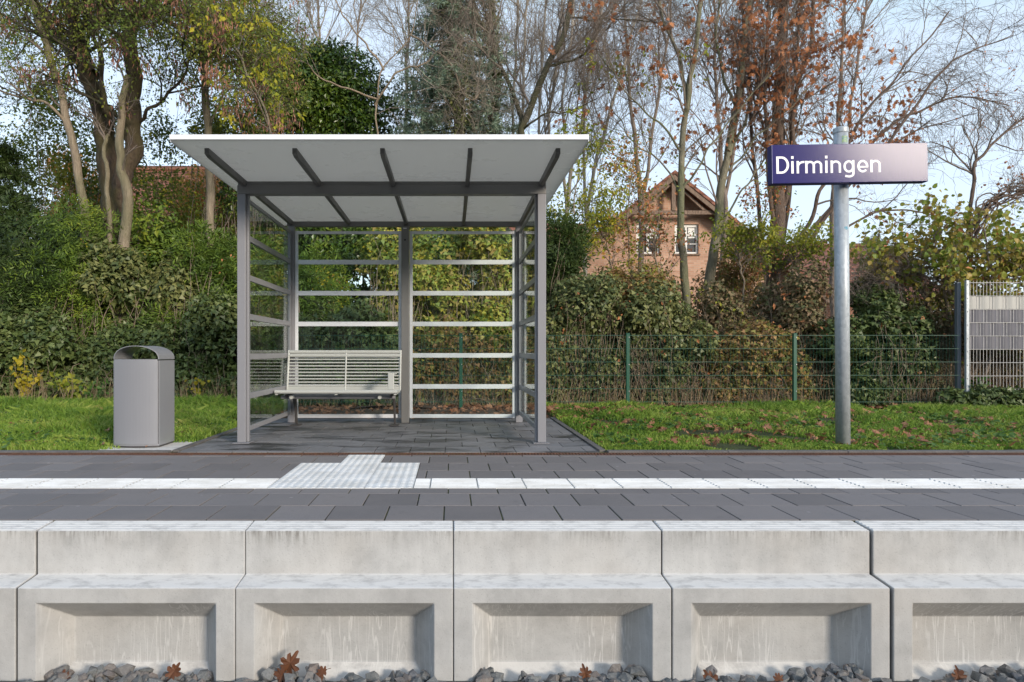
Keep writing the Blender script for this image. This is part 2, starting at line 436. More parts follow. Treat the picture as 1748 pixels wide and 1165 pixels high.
g = Geo(); g.box(SX0, SX1, 5.40, 8.15, -.3, -.010); tag(g.build('paving_bed', M['joint']), kind='structure')
# kerbs
g = Geo()
for (a, b_) in ((-7.0, SX0), (SX1, 9.5)):
    x = a
    while x < b_ - .05:
        x2 = min(x + 1.0, b_); g.box(x + .002, x2 - .002, 5.372, 5.452, -.2, .012 + random.uniform(-.002, .002)); x = x2
for xx in (SX0, SX1 - .055):
    for k in range(3): g.box(xx, xx + .055, 5.456 + k * .9, 5.456 + k * .9 + .896, -.2, .012)
tag(g.build('kerb', M['kerb'], bevel=.004), kind='structure')
# concrete pad beneath the bin
g = Geo(); g.prism([(-3.02, 5.47), (-2.37, 5.47), (-2.37, 6.02), (-3.02, 6.02)], -.1, .004, axis=2)
tag(g.build('concrete_pad', M['pad'], bevel=.004), kind='structure')

# tactile guiding strip
g = Geo()
y0, y1 = 3.977, 4.277
def strip_tile(a, b_):
    z = .0015 + random.uniform(-.001, .001); g.box(a + .002, b_ - .002, y0 + .002, y1 - .002, -.04, z)
    for k in range(7):
        c = y0 + .026 + k * .0413
        g.prism([(c - .011, z), (c - .006, z + .005), (c + .006, z + .005), (c + .011, z)], a + .006, b_ - .006, axis=0)
x = TX0
strip_tile(TX1, -.131)
x = -.131
while x < 9.5: strip_tile(x, x + .2985); x += .2985
x = TX0
while x > -7.0: strip_tile(x - .2985, x); x -= .2985
tag(g.build('tactile_strip', M['tactile']), kind='structure')
g = Geo()
def stud_tile(x0, x1, y0, y1):
    z = .002 + random.uniform(-.001, .001); g.box(x0 + .0015, x1 - .0015, y0 + .0015, y1 - .0015, -.04, z)
    nx = 6; ny = max(1, round((y1 - y0) / .05))
    for i in range(nx):
        for j in range(ny):
            cx = x0 + (i + .5) * (x1 - x0) / nx; cy = y0 + (j + .5) * (y1 - y0) / ny
            v = []
            for (r, h) in ((.019, 0), (.016, .0022), (.009, .0034)):
                for a in range(8): v.append((cx + r * math.cos(a * math.pi / 4), cy + r * math.sin(a * math.pi / 4), z + h))
            f = [(q * 8 + a, q * 8 + (a + 1) % 8, q * 8 + 8 + (a + 1) % 8, q * 8 + 8 + a) for q in range(2) for a in range(8)]
            g.add(v, f); g.f.append(np.array([[16 + a for a in range(8)]]) + g.n - 24)
for i in range(3):
    for j in range(3): stud_tile(TX0 + i * .3, TX0 + (i + 1) * .3, 3.977 + .3 * j, 3.977 + .3 * (j + 1))
stud_tile(-.835, -.535, 4.877, 5.25)
tag(g.build('tactile_field', M['tactile'], smooth=False), kind='structure')
# slotted drain
root = empty('drainage_channel', (0, 5.31, 0), 'long rusty slotted drain running between the platform paving and the kerb', 'drain')
g = Geo(); g.box(-7.0, 9.5, 5.255, 5.268, -.05, .001); g.box(-7.0, 9.5, 5.352, 5.366, -.05, .001)
x = -7.0
while x < 9.5: g.box(x, x + .012, 5.269, 5.351, -.02, -.001); x += .026
g.build('grate', M['rust'], root, root.location)
g = Geo(); g.box(-7.0, 9.5, 5.252, 5.37, -.12, -.03); g.build('channel', M['dark'], root, root.location)

# ================================================================ platform edge blocks
def edge_block():
    yb, yf, yl = 3.230, 3.088, 2.945
    zt_b, zt_f, zs, zl, zbm = -.001, -.013, -.221, -.236, -1.05
    w = .9945; g = Geo()
    prof = [(yb, zt_b), (yf, zt_f), (yf, zs), (yl, zl)]
    # top, upper face, ledge
    for i in range(3):
        (a, b1), (c, d1) = prof[i], prof[i + 1]
        g.add([(0, a, b1), (w, a, b1), (w, c, d1), (0, c, d1)], [(0, 3, 2, 1)])
    # front face with sloping recess
    m = .086; d = .15; c = .092
    zo_t, zo_b = -.305, -.775
    o = [(0, yl, zl), (w, yl, zl), (w, yl, zbm), (0, yl, zbm)]
    r = [(m, yl, zo_t), (w - m, yl, zo_t), (w - m, yl, zo_b), (m, yl, zo_b)]
    q = [(m + c, yl + d, zo_t - .12), (w - m - c, yl + d, zo_t - .12), (w - m - c, yl + d, zo_b + .135), (m + c, yl + d, zo_b + .135)]
    g.add(o + r + q, [(0, 4, 5, 1), (1, 5, 6, 2), (2, 6, 7, 3), (3, 7, 4, 0), (4, 8, 9, 5), (5, 9, 10, 6), (6, 10, 11, 7), (7, 11, 8, 4), (8, 11, 10, 9)])
    # ends, back
    side = [(yb, zt_b), (yf, zt_f), (yf, zs), (yl, zl), (yl, zbm), (yb, zbm)]
    for x, fl in ((0, 1), (w, -1)):
        n0 = g.n; g.add([(x, a, b1) for a, b1 in side], [list(range(6))[::fl]])
    g.add([(0, yb, zt_b), (w, yb, zt_b), (w, yb, zbm), (0, yb, zbm)], [(0, 1, 2, 3)])
    o = g.build('platform_edge_block', M['block'])
    import bmesh
    bm = bmesh.new(); bm.from_mesh(o.data); bmesh.ops.remove_doubles(bm, verts=bm.verts, dist=.0005); bmesh.ops.recalc_face_normals(bm, faces=bm.faces); bm.to_mesh(o.data); bm.free()
    md = o.modifiers.new('Bevel', 'BEVEL'); md.width = .005; md.segments = 2; md.limit_method = 'ANGLE'; md.angle_limit = R(12)
    gj = Geo(); gj.prism([(yb - .01, -.012), (yf + .008, -.022), (yf + .008, zs - .006), (yl + .008, zl - .006), (yl + .008, zbm + .05), (yb - .01, zbm + .05)], w + .0004, w + .0050, axis=0)
    gj.build('joint_shade_strip', M['joint_shade'], o)  # dark strip added in the open gap to paint its shade
    # anti-slip ribs cast into the top
    gr = Geo()
    for k in range(5):
        t = .02 + k * .026; y = yb - t; z = zt_b - .012 * t / .142
        gr.prism([(y - .008, z - .001), (y - .004, z + .0022), (y + .004, z + .0022), (y + .008, z - .001)], .006, w - .006, axis=0)
    rb = gr.build('anti_slip_ribs', M['block'], o)
    return o
blk = edge_block()
LB = {-4: 'concrete platform edge block just outside the left edge of the picture',
      -3: 'concrete platform edge block of which only a sliver shows left of the first whole recess',
      -2: 'concrete platform edge block with ballast and a leaf below, left of the bin',
      -1: 'concrete platform edge block below the shelter with the largest brown leaf in its recess',
      0: 'concrete platform edge block right of the straight vertical joint below the shelter centre',
      1: 'concrete platform edge block with strong lime streaks, under the lawn left of the sign pole',
      2: 'concrete platform edge block at the right beyond the widest joint',
      3: 'concrete platform edge block just outside the right edge of the picture', 4: 'second concrete platform edge block outside the right edge of the picture', 5: 'third concrete platform edge block outside the right edge of the picture'}
for k in range(-4, 6):
    o = blk if k == -4 else copy_tree(blk)
    o.location = (.014 + k * 1.0 + (.008 if k >= 2 else 0), random.uniform(-.0015, .0015), random.uniform(-.0015, .0015)); o.rotation_euler = (0, 0, random.uniform(-.001, .001))
    tag(o, LB[k], 'concrete block', 'concrete platform edge blocks in a row')

# ballast: crushed stones, countless
def stone(g, c, s):
    import itertools
    n = 14; P = rdir(n) * np.array([1, rng.uniform(.6, .95), rng.uniform(.55, .85)]) * s * rng.uniform(.8, 1.1, (n, 1))
    a = rng.uniform(0, 6.28, 3)
    cx, sx = math.cos(a[0]), math.sin(a[0]); cz, sz = math.cos(a[2]), math.sin(a[2])
    Rm = np.array([[cz, -sz, 0], [sz, cz, 0], [0, 0, 1]]) @ np.array([[1, 0, 0], [0, cx, -sx], [0, sx, cx]])
    P = P @ Rm.T
    import bmesh
    bm = bmesh.new(); vs = [bm.verts.new(p) for p in P]
    bmesh.ops.convex_hull(bm, input=vs); bm.verts.ensure_lookup_table()
    vs = [v for v in bm.verts if v.link_faces]; ix = {v: i for i, v in enumerate(vs)}
    g.add([np.array(v.co) + c for v in vs], [[ix[v] for v in f.verts] for f in bm.faces]); bm.free()
def stone_mat():
    m, nt, b = new_mat('ballast_stone')
    r = island(nt); n = noise(nt, pos(nt), 60, 5, .7); n2 = noise(nt, pos(nt), 220, 3, .7)
    c = ramp(nt, r, [(0.0, (.12, .13, .135)), (.35, (.19, .20, .20)), (.6, (.16, .15, .145)), (.8, (.23, .185, .16)), (1.0, (.14, .15, .17))])
    c = mixc(nt, ramp(nt, n, [(.4, 0.0), (.7, .6)]), c, (.30, .29, .27)); c = mixc(nt, ramp(nt, n2, [(.35, .5), (.5, 0.0)]), c, (.07, .07, .07))
    nt.links.new(c, b.inputs['Base Color']); b.inputs['Roughness'].default_value = .85; bump(nt, b, n, .5, .006)
    return m
M['stone'] = stone_mat()
g = Geo()
def in_recess(x): 
    t = (x - .014) % 1.0; return .13 < t < .87
for i in range(2400):
    x = rng.uniform(-3.0, 3.7); y = rng.uniform(2.45, 2.92); s = rng.uniform(.028, .055)
    stone(g, np.array([x, y, -.668 + rng.uniform(-.015, .010)]), s)
for i in range(900):
    x = rng.uniform(-3.0, 3.7)
    if not in_recess(x): continue
    y = rng.uniform(2.86, 3.0); s = rng.uniform(.024, .050)
    t = (x - .014) % 1.0; hump = .022 * math.sin(x * 7 + 1) - (.015 if (t < .28 and int(math.floor(x)) % 2 == 0) else 0)
    stone(g, np.array([x, y, -.660 + (y - 2.9) * .10 + rng.uniform(-.02, .012) + hump]), s)
tag(g.build('ballast', M['stone']), kind='stuff', label='grey crushed stone ballast heaped against the concrete edge blocks', cat='ballast')
# ================================================================ shelter
YF, YR = 5.95, 7.66
root = empty('passenger_shelter', (-.55, 6.8, 0), 'grey steel and glass waiting shelter with overhanging flat roof on the platform', 'shelter')
ro = root.location
PW = .088
XLp, XRp = -1.915, .826                     # post centres
zr = lambda y: 2.424 - .009 * (y - 4.8)     # roof underside
g = Geo()
y0, y1 = 4.815, 7.95
g.add([(-2.095, y0, zr(y0)), (1.022, y0, zr(y0)), (1.022, y1, zr(y1)), (-2.095, y1, zr(y1)),
       (-2.095, y0, zr(y0) + .034), (1.022, y0, zr(y0) + .034), (1.022, y1, zr(y1) + .034), (-2.095, y1, zr(y1) + .034)],
      [(0, 3, 2, 1), (4, 5, 6, 7), (0, 1, 5, 4), (1, 2, 6, 5), (2, 3, 7, 6), (3, 0, 4, 7)])
roof = g.build('roof', M['roof'], root, ro)
for q in [(-2.10, 1.027, 4.80, 4.814, 2.424, 2.462), (-2.102, -2.096, 4.8145, 7.95, 2.412, 2.462), (1.0235, 1.0295, 4.8145, 7.95, 2.412, 2.462)]: boxes('edge_trim', [q], M['fascia'], root, .002, parent=roof)
for k in range(5):
    xc = -1.893 + k * .6805
    g = Geo(); h = .058; w = .018
    v = []
    for (y, t) in ((4.99, .045), (5.05, h), (7.66, h)):
        z = zr(y) - .002
        v += [(xc - w, y, z), (xc + w, y, z), (xc + w, y, z - t), (xc - w, y, z - t)]
    f = [(0, 1, 2, 3)[::-1], (8, 9, 10, 11)]
    for s in range(2):
        for q in range(4): f.append((s * 4 + q, s * 4 + (q + 1) % 4, s * 4 + 4 + (q + 1) % 4, s * 4 + 4 + q))
    g.add(v, f); g.build('rafter', M['rafter'], roof, ro, bevel=.003)
# panel joints of the roof lining
boxes('front_beam', [(XLp - .045, XRp + .045, YF - .05, YF + .045, 2.288, 2.368), (XLp - .045, XRp + .045, YF - .03, YF + .03, 2.3685, 2.408)], M['beam'], root)
boxes('rear_beam', [(XLp - .03, XRp + .03, YR - .03, YR + .04, 2.325, 2.385)], M['beam'], root)
for xc in (XLp, XRp):
    s = 1 if xc < 0 else -1
    g = Geo(); g.box(xc - .044, xc + .032 * 1, YF - .05, YF + .04, .012, 2.2875) if s > 0 else g.box(xc - .032, xc + .044, YF - .05, YF + .04, .012, 2.2875)
    if s > 0: g.box(xc + .0325, xc + .052, YF - .02, YF + .03, .012, 2.2875)
    else: g.box(xc - .052, xc - .0325, YF - .02, YF + .03, .012, 2.2875)
    po = g.build('post', M['frame'], root, ro, bevel=.004)
    boxes('base_plate', [(xc - .075, xc + .075, YF - .085, YF + .075, .0035, .011)], M['frame'], root, .002, parent=po)
for xc in (XLp + .02, XRp - .02):
    boxes('post', [(xc - .04, xc + .04, YR - .035, YR + .045, .003, 2.3245)], M['frame'], root)
mid = boxes('post', [(-.585, -.497, YR - .085, YR - .0005, .003, 2.3245)], M['beam'], root)
boxes('maker_plate', [(-.560, -.522, YR - .088, YR - .0855, 2.285, 2.297)], M['white'], root, 0, parent=mid)
g = Geo(); g.tube([(-.541, YR - .0855, 2.155), (-.541, YR - .091, 2.155)], .010, 12); g.build('lamp_sensor', M['dark'], mid, ro)
RZ = [1.904, 1.535, 1.170, .797, .428]
def rear_panel(x0, x1):
    st = .036
    fr = boxes('panel_frame', [(x0, x0 + st, YR - .012, YR + .016, .052, 2.275), (x1 - st, x1, YR - .012, YR + .016, .052, 2.275),
                               (x0 + st + .0005, x1 - st - .0005, YR - .011, YR + .015, 2.238, 2.272), (x0 + st + .0005, x1 - st - .0005, YR - .011, YR + .015, .054, .098)], M['alu'], root, .003)
    for z in RZ: boxes('rail', [(x0 + st + .0005, x1 - st - .0005, YR - .014, YR - .0035, z - .027, z + .027)], M['alu'], root, .002, parent=fr)
    boxes('glass_pane', [(x0 + st - .004, x1 - st + .004, YR - .003, YR + .003, .06, 2.265)], M['glass'], root, 0, parent=fr)
rear_panel(XLp + .062, -.588)
rear_panel(-.494, XRp - .062)
def side_panel(xc):
    a, b_ = YF + .045, YR - .040
    st = .036
    fr = boxes('panel_frame', [(xc - .014, xc + .014, a, a + st, .10, 2.275), (xc - .014, xc + .014, b_ - st, b_, .10, 2.275),
                               (xc - .013, xc + .013, a + st + .0005, b_ - st - .0005, 2.238, 2.272), (xc - .013, xc + .013, a + st + .0005, b_ - st - .0005, .10, .146)], M['frame'], root, .003)
    for z in RZ:
        boxes('rail', [(xc + .0035, xc + .014, a + st + .0005, b_ - st - .0005, z - .027, z + .027), (xc - .014, xc - .0035, a + st + .0005, b_ - st - .0005, z - .027, z + .027)], M['frame'], root, .002, parent=fr)
    boxes('glass_pane', [(xc - .003, xc + .003, a + st - .004, b_ - st + .004, .12, 2.265)], M['glass'], root, 0, parent=fr)
side_panel(XLp + .012); side_panel(XRp - .012)

# ================================================================ bench
root = empty('bench', (-1.22, 7.1, 0), 'pale grey steel bench with slatted backrest inside the shelter', 'bench'); ro = root.location
xa, xb = -1.862, -.585
# seat: row of lengthwise bars with rounded nose
g = Geo()
for k in range(9):
    y = 6.86 + k * .052; z = .432 - .0 * k - (.010 if k > 1 else 0) - .002 * k
    g.tube([(xa, y, z - .012), (xb + .01, y, z - .012)], .0125, 10)
g.tube([(xa - .004, 6.826, .416), (xb + .014, 6.826, .416)], .021, 14)
for x in (xa + .01, -1.22, xb - .01): g.box(x - .014, x + .014, 6.83, 7.36, .382, .404)
seat = g.build('seat', M['bench'], root, ro, bevel=0); 
# backrest
def bk(z): return 7.36 + (z - .42) * .17
g = Geo()
for z, r in [(.838, .021), (.796, .019)]: g.tube([(xa, bk(z), z), (xb, bk(z), z)], r, 14)
for k in range(9):
    z = .752 - k * .0372
    g.tube([(xa, bk(z), z), (xb, bk(z), z)], .0088, 8)
g.box(xa, xb, bk(.43) - .012, bk(.43) + .012, .402, .445)
back = g.build('backrest', M['bench'], root, ro)
for x, w in ((xa - .006, .009), (-1.207, .007), (xb + .004, .009)):
    g = Geo(); g.prism([(bk(.40) - .016, .40), (bk(.40) + .016, .40), (bk(.86) + .016, .86), (bk(.86) - .016, .86)], x - w, x + w, axis=0)
    g.build('back_strap', M['bench'], back, ro, bevel=.002)
arm = boxes('armrest', [(xb - .095, xb - .030, 6.93, 6.975, .43, .615), (xb - .095, xb - .030, 6.9755, 7.33, .585, .615)], M['bench'], root, .006)
for x in (xa + .09, xb - .06):
    g = Geo(); g.prism([(6.90, .380), (7.34, .380), (7.42, .012), (7.38, .012), (7.31, .20), (7.25, .32), (6.95, .345)], x - .011, x + .011, axis=0)
    g.build('leg', M['bracket'], root, ro, bevel=.003)
    boxes('foot_plate', [(x - .05, x + .05, 7.28, 7.45, .003, .011)], M['bracket'], root, .002)
g = Geo(); g.tube([(xa + .02, 6.99, .348), (xb - .02, 6.99, .348)], .02, 12); g.box(xa + .06, xb - .05, 7.00, 7.30, .340, .366); g.build('seat_rail', M['frame'], root, ro)
for x in (xa + .15, xb - .18):
    g = Geo(); g.tube([(x, 6.90, .352), (x, 6.975, .352)], .020, 14); g.build('clamp', M['bench'], root, ro)

# ================================================================ litter bin
root = empty('litter_bin', (-2.755, 5.78, .005), 'grey metal litter bin with arched open hood on a concrete pad', 'litter bin'); ro = root.location
bx0, bx1, byf, byb = -2.955, -2.555, 5.64, 5.955
def bow(x, amt=.038): t = (x - (bx0 + bx1) / 2) / ((bx1 - bx0) / 2); return byf - amt * (1 - t * t)
xs = np.linspace(bx0, bx1, 17)
prof = [(x, bow(x)) for x in xs] + [(bx1, byb), (bx0, byb)]
ins = [(bx0 + .012 + (bx1 - bx0 - .024) * i / 16, bow(x) + .012) for i, x in enumerate(xs)] + [(bx1 - .012, byb - .012), (bx0 + .012, byb - .012)]
g = Geo(); g.prism(prof, .02, .765, axis=2); body = g.build('body', M['bin'], root, ro, bevel=.003)
# door panel, slightly proud, with gap at its right edge
xs2 = np.linspace(bx0 + .012, bx1 - .012, 15)
g = Geo(); g.prism([(x, bow(x) - .006) for x in xs2] + [(x, bow(x) - .001) for x in xs2[::-1]], .035, .775, axis=2)
door = g.build('door', M['bin'], root, ro, bevel=.002)
g = Geo(); g.prism([(bx1 - .0105, bow(bx1) - .003), (bx1 - .004, bow(bx1) - .003), (bx1 - .004, bow(bx1) + .004), (bx1 - .0105, bow(bx1) + .004)], .035, .775, axis=2); g.build('door_gap', M['dark'], root, ro)
# hood: a barrel arch, open front and back, made of a curved sheet
xc = (bx0 + bx1) / 2; hw = (bx1 - bx0) / 2
def arch(r, n=24): return [(xc + r * math.cos(a), .775 + r * .60 * math.sin(a) ** .85 if 0 < a < math.pi else .775) for a in np.linspace(0, math.pi, n)]
o_, i_ = arch(hw), [(xc + (p - xc) * .965, .775 + (q - .775) * .955) for p, q in arch(hw)]
g = Geo(); n = len(o_)
v = []
def hy(x): return bow(x, .030) + .0
for (p, q) in o_: v += [(p, hy(p), q), (p, byb, q)]
for (p, q) in i_: v += [(p, hy(p), q), (p, byb, q)]
f = []
for i in range(n - 1):
    a, b_ = 2 * i, 2 * (i + 1); c, d = 2 * n + 2 * i, 2 * n + 2 * (i + 1)
    f += [(a, a + 1, b_ + 1, b_), (c, d, d + 1, c + 1), (a, b_, d, c), (a + 1, c + 1, d + 1, b_ + 1)]
g.add(v, f); g.build('hood', M['bin'], root, ro, smooth=False)
g = Geo(); g.prism([(a, b_) for a, b_ in ins], .7655, .777, axis=2); g.build('inner_liner', M['bin_dark'], root, ro)
g = Geo(); g.prism([(x * .97 + xc * .03, y * .97 + 5.8 * .03) for x, y in prof], .005, .0195, axis=2); g.build('plinth', M['bracket'], root, ro)

# ================================================================ station sign
root = empty('station_sign', (3.510, 5.775, -.02), 'blue station name sign on a thick galvanised pole in the lawn', 'station sign'); ro = root.location
g = Geo(); tp = (3.492, 5.775, 2.80); g.tube([(3.513, 5.775, -.1), tp], .0585, 40, cap=True); pole = g.build('pole', M['galv'], root, ro, smooth=False)
for p in pole.data.polygons:
    if len(p.vertices) == 4: p.use_smooth = True
g = Geo(); g.lathe((3.4915, 5.775, 2.80), [(0.0, .05), (.045, .05), (.060, .043), (.0625, .035), (.0625, 0), (.0595, -.001)], 40); g.build('pole_cap', M['galv'], pole, ro, smooth=False)
def sticker(name, z0, z1, a0, a1, mat, xo):
    g = Geo(); v = []; k = 8
    for z in (z0, z1):
        for i in range(k + 1):
            a = a0 + (a1 - a0) * i / k; v.append((xo + .0592 * math.cos(a), 5.775 + .0592 * math.sin(a), z))
    g.add(v, [(i, i + 1, k + 2 + i, k + 1 + i) for i in range(k)]); return g.build(name, mat, pole, ro)
def sticker_mat(name, c1, c2, s):
    m, nt, b = new_mat(name); n = noise(nt, pos(nt), s, 2); nt.links.new(ramp(nt, n, [(.48, c1), (.52, c2)], 'CONSTANT'), b.inputs['Base Color']); return m
mm = sticker_mat('sticker_green', (.30, .42, .22), (.16, .30, .30), 60)
sticker('sticker', 2.700, 2.760, -R(112), -R(62), mm, 3.4925)
# worn round blue sticker
g = Geo(); v = [(0, 0, 0)]
for i in range(20):
    a = i * math.pi / 10; rr = .020 * random.uniform(.75, 1.05); th = -R(84) + rr * math.cos(a) / .0585; v.append((3.4995 + .0593 * math.cos(th), 5.775 + .0593 * math.sin(th), 1.94 + rr * math.sin(a)))
th = -R(84); v[0] = (3.4995 + .0594 * math.cos(th), 5.775 + .0594 * math.sin(th), 1.94)
g.add(v, [(0, 1 + i, 1 + (i + 1) % 20) for i in range(20)]); g.build('sticker', sticker_mat('sticker_blue', (.05, .28, .42), (.25, .36, .42), 90), pole, ro)
# box, turned a touch
sx0, sx1, syf, syb, szc, shh = 2.802, 4.170, 5.635, 5.712, 2.491, .1705
g = Geo(); g.box(sx0, sx1, syf, syb, szc - shh, szc + shh)
tilt = R(.9)
def tl(o):
    for v in o.data.vertices:
        dx = v.co.x + ro[0] - 3.49; dz = v.co.z + ro[2] - szc
        v.co.x += dx * (math.cos(tilt) - 1) - dz * math.sin(tilt); v.co.z += dz * (math.cos(tilt) - 1) + dx * math.sin(tilt)
sb = g.build('sign_box', M['signside'], root, ro, bevel=.004); tl(sb)
g = Geo(); g.box(sx0 + .006, sx1 - .004, syf - .003, syf - .0005, szc - shh + .004, szc + shh - .004); o = g.build('sign_face', M['sign'], sb, ro, bevel=.001); tl(o)
g = Geo(); e = .0025
g.box(sx0 + .003, sx0 + .0058, syf - .0045, syf - .0005, szc - shh + .001, szc + shh - .001); o = g.build('edge_strip', paint_mat('sign_edge', (.16, .16, .36), .4), sb, ro); tl(o)
for zc in (2.40, 2.58):
    g = Geo(); g.lathe((3.492, 5.775, zc), [(.0592, -.02), (.064, -.02), (.064, .02), (.0592, .02)], 32); o = g.build('clamp', M['galv'], root, ro)
# lettering: constant-width strokes
LT = Geo(); SD = [0]
def stroke(pts, w, closed=False):
    pts = np.array(pts, float); n = len(pts); hw = w / 2
    if closed: T = np.roll(pts, -1, 0) - np.roll(pts, 1, 0)
    else: T = np.gradient(pts, axis=0)
    T = T / np.linalg.norm(T, axis=1, keepdims=True); N = np.stack([-T[:, 1], T[:, 0]], 1)
    # mitre: lengthen at corners
    k = np.ones(n)
    if not closed:
        for i in range(1, n - 1):
            a = pts[i] - pts[i - 1]; a = a / np.linalg.norm(a); k[i] = 1 / max(.5, abs(np.dot(N[i], (-a[1], a[0]))))
    L = pts + N * hw * k[:, None]; Rr = pts - N * hw * k[:, None]
    V = np.concatenate([L, Rr]); m = n if closed else n - 1
    v3 = []; SD[0] += 1; fy = syf - .0042 - .00012 * (SD[0] % 5)
    for d in (0, 1):
        for (x, z) in V: v3.append((x, fy if d == 0 else syf - .003, z))
    f = []
    for i in range(m):
        j = (i + 1) % n
        f += [(i, j, n + j, n + i), (2 * n + i, 3 * n + i, 3 * n + j, 2 * n + j), (i, 2 * n + i, 2 * n + j, j), (n + i, n + j, 3 * n + j, 3 * n + i)]
    if not closed: f += [(0, n, 3 * n, 2 * n), (n - 1, 3 * n - 1, 4 * n - 1, 2 * n - 1)]
    LT.add(v3, f)
CH = .150; XH = .108; SW = .0182; base = szc - .0835
h2 = SW / 2
def arc(cx, cz, rx, rz, a0, a1, n=14): return [(cx + rx * math.cos(R(a)), cz + rz * math.sin(R(a))) for a in np.linspace(a0, a1, n)]
def letter(ch, x):
    b0 = base
    if ch == 'D':
        w = .100; st = SW * 1.05
        stroke([(x + st / 2, b0), (x + st / 2, b0 + CH)], st)
        stroke([(x + st, b0 + h2), (x + .038, b0 + h2)] + arc(x + .040, b0 + CH / 2, w - .040 - h2, CH / 2 - h2, -90, 90, 22)[0:] + [(x + .038, b0 + CH - h2), (x + st, b0 + CH - h2)], SW)
        return w
    if ch == 'i':
        stroke([(x + h2, b0), (x + h2, b0 + XH)], SW); stroke([(x + h2, b0 + XH + .019), (x + h2, b0 + XH + .043)], SW * 1.05)
        return SW
    if ch == 'r':
        stroke([(x + h2, b0), (x + h2, b0 + XH)], SW)
        stroke(arc(x + .056, b0 + XH - h2 - .042, .056 - h2, .042, 180, 82, 12) , SW * .95)
        return .060
    if ch in 'nm':
        stroke([(x + h2, b0), (x + h2, b0 + XH)], SW)
        w = .082 if ch == 'n' else .076; n = 1 if ch == 'n' else 2
        for q in range(n):
            x0 = x + q * (w - SW); cx = x0 + w / 2
            stroke([(x0 + h2, b0 + XH * .55)] + arc(cx, b0 + XH - h2 - .030, w / 2 - h2, .030, 180, 0, 16) + [(x0 + w - h2, b0)], SW * .97)
        return w + (n - 1) * (w - SW)
    if ch == 'e':
        w = .086; cx = x + w / 2; cz = b0 + XH / 2; rx = w / 2 - h2 * .95; rz = XH / 2 - h2 * .9
        stroke([(cx + rx, cz - .003)] + arc(cx, cz, rx, rz, 0, 318, 34), SW * .95)
        stroke([(cx - rx, cz - .005), (cx + rx + h2 * .8, cz - .005)], SW * .72)
        return w
    if ch == 'g':
        w = .086; cx = x + w / 2 - .002; cz = b0 + XH / 2; rx = w / 2 - h2; rz = XH / 2 - h2
        stroke(arc(cx, cz, rx, rz, 0, 360, 32)[:-1], SW * .95, True)
        xr = x + w - h2
        stroke([(xr, b0 + XH), (xr, b0 - .008)] + arc(xr - .034, b0 - .008, .034, .026, 0, -100, 12)[1:] + [(x + .012, b0 - .029)], SW * .95)
        return w
x = 2.842; gaps = {'D': .018, 'i': .024, 'r': .008, 'm': .024, 'n': .021, 'g': .022, 'e': .017}
for ch in 'Dirmingen': x += letter(ch, x) + gaps[ch]
o = LT.build('lettering', M['white'], sb, ro)
END = x - gaps['n']; sc = (3.754 - 2.842) / (END - 2.842)
for v in o.data.vertices: v.co.x = (v.co.x + ro[0] - 2.842) * sc + 2.842 - ro[0]
tl(o)

# ================================================================ fences
FY = 9.68
root = empty('wire_mesh_fence', (2.5, FY, 0), 'low green welded wire mesh fence with green posts in front of the shrubs', 'fence'); ro = root.location
pxs = [503, 787, 1071, 1355, 1637]
PX = [(p - VX) / F * FY for p in pxs]
for i, x in enumerate(PX[:4]):
    po = boxes('post', [(x - .028, x + .022, FY - .05, FY, -.1, 1.105)], M['green'], root, .004)
    boxes('post_cap', [(x - .031, x + .025, FY - .053, FY + .003, 1.106, 1.118)], M['green'], root, .003, parent=po)
    for z in (1.055, .65, .25):
        g = Geo(); g.tube([(x + .010, FY - .051, z), (x + .010, FY - .058, z)], .007, 8); g.build('bolt', M['wire'], po, ro)
for i in range(4):
    g = Geo(); a, b_ = PX[i] - .01, PX[i + 1] + .01
    for k in range(6): 
        z = 1.085 - .2 * k
        g.box(a, b_, FY + .004, FY + .011, z - .0035, z + .0035)
    n = int((b_ - a) / .05)
    for k in range(n + 1):
        x = a + .012 + k * .05; 
        if x < b_: g.tube([(x, FY + .0135, .05), (x, FY + .0135, 1.10)], .0024, 4, cap=False)
    g.build('mesh_panel', M['greenwire'], root, ro)
# tall double rod fence with privacy strips
x0 = (1648 - VX) / F * FY
root = empty('rod_mesh_fence', (x0, FY, 0), 'tall galvanised rod mesh fence with woven grey privacy strips at the right edge', 'fence'); ro = root.location
po = boxes('post', [(x0 - .032, x0 + .012, FY - .06, FY - .02, -.1, 1.905)], M['galv'], root, .003)
boxes('post', [(x0 - .095, x0 - .040, FY + .03, FY + .09, -.1, 1.89)], paint_mat('weathered_post', (.13, .15, .18), .5, .2), root, .003)
for k in range(10):
    g = Geo(); g.tube([(x0 - .01, FY - .061, 1.84 - k * .2), (x0 - .01, FY - .069, 1.84 - k * .2)], .008, 8); g.build('bolt', M['wire'], po, ro)
g = Geo(); x1 = 11.2
for k in range(10):
    z = 1.875 - .2 * k
    g.tube([(x0, FY - .0075, z), (x1, FY - .0075, z)], .004, 6); g.tube([(x0, FY + .0075, z), (x1, FY + .0075, z)], .004, 6)
x = x0 + .02
while x < x1: g.tube([(x, FY, .05), (x, FY, 1.905)], .0032, 5); x += .05
g.build('rod_panel', M['wire'], root, ro)
for k, mt in enumerate(('strip_light', 'strip_dark', 'strip_dark', 'strip_dark')):
    zt = 1.668 - .2 * k; g = Geo(); n = int((x1 - x0) / .0125); v = []
    for i in range(n + 1):
        xx = x0 + .01 + i * .0125; yy = FY + .0085 * math.sin(i * math.pi / 8 + math.pi / 2 + (math.pi if k % 2 else 0) * 1)
        v += [(xx, yy, zt - .186), (xx, yy, zt)]
    g.add(v, [(2 * i, 2 * i + 2, 2 * i + 3, 2 * i + 1) for i in range(n)])
    g.build('privacy_strip', M[mt], root, ro, smooth=True)

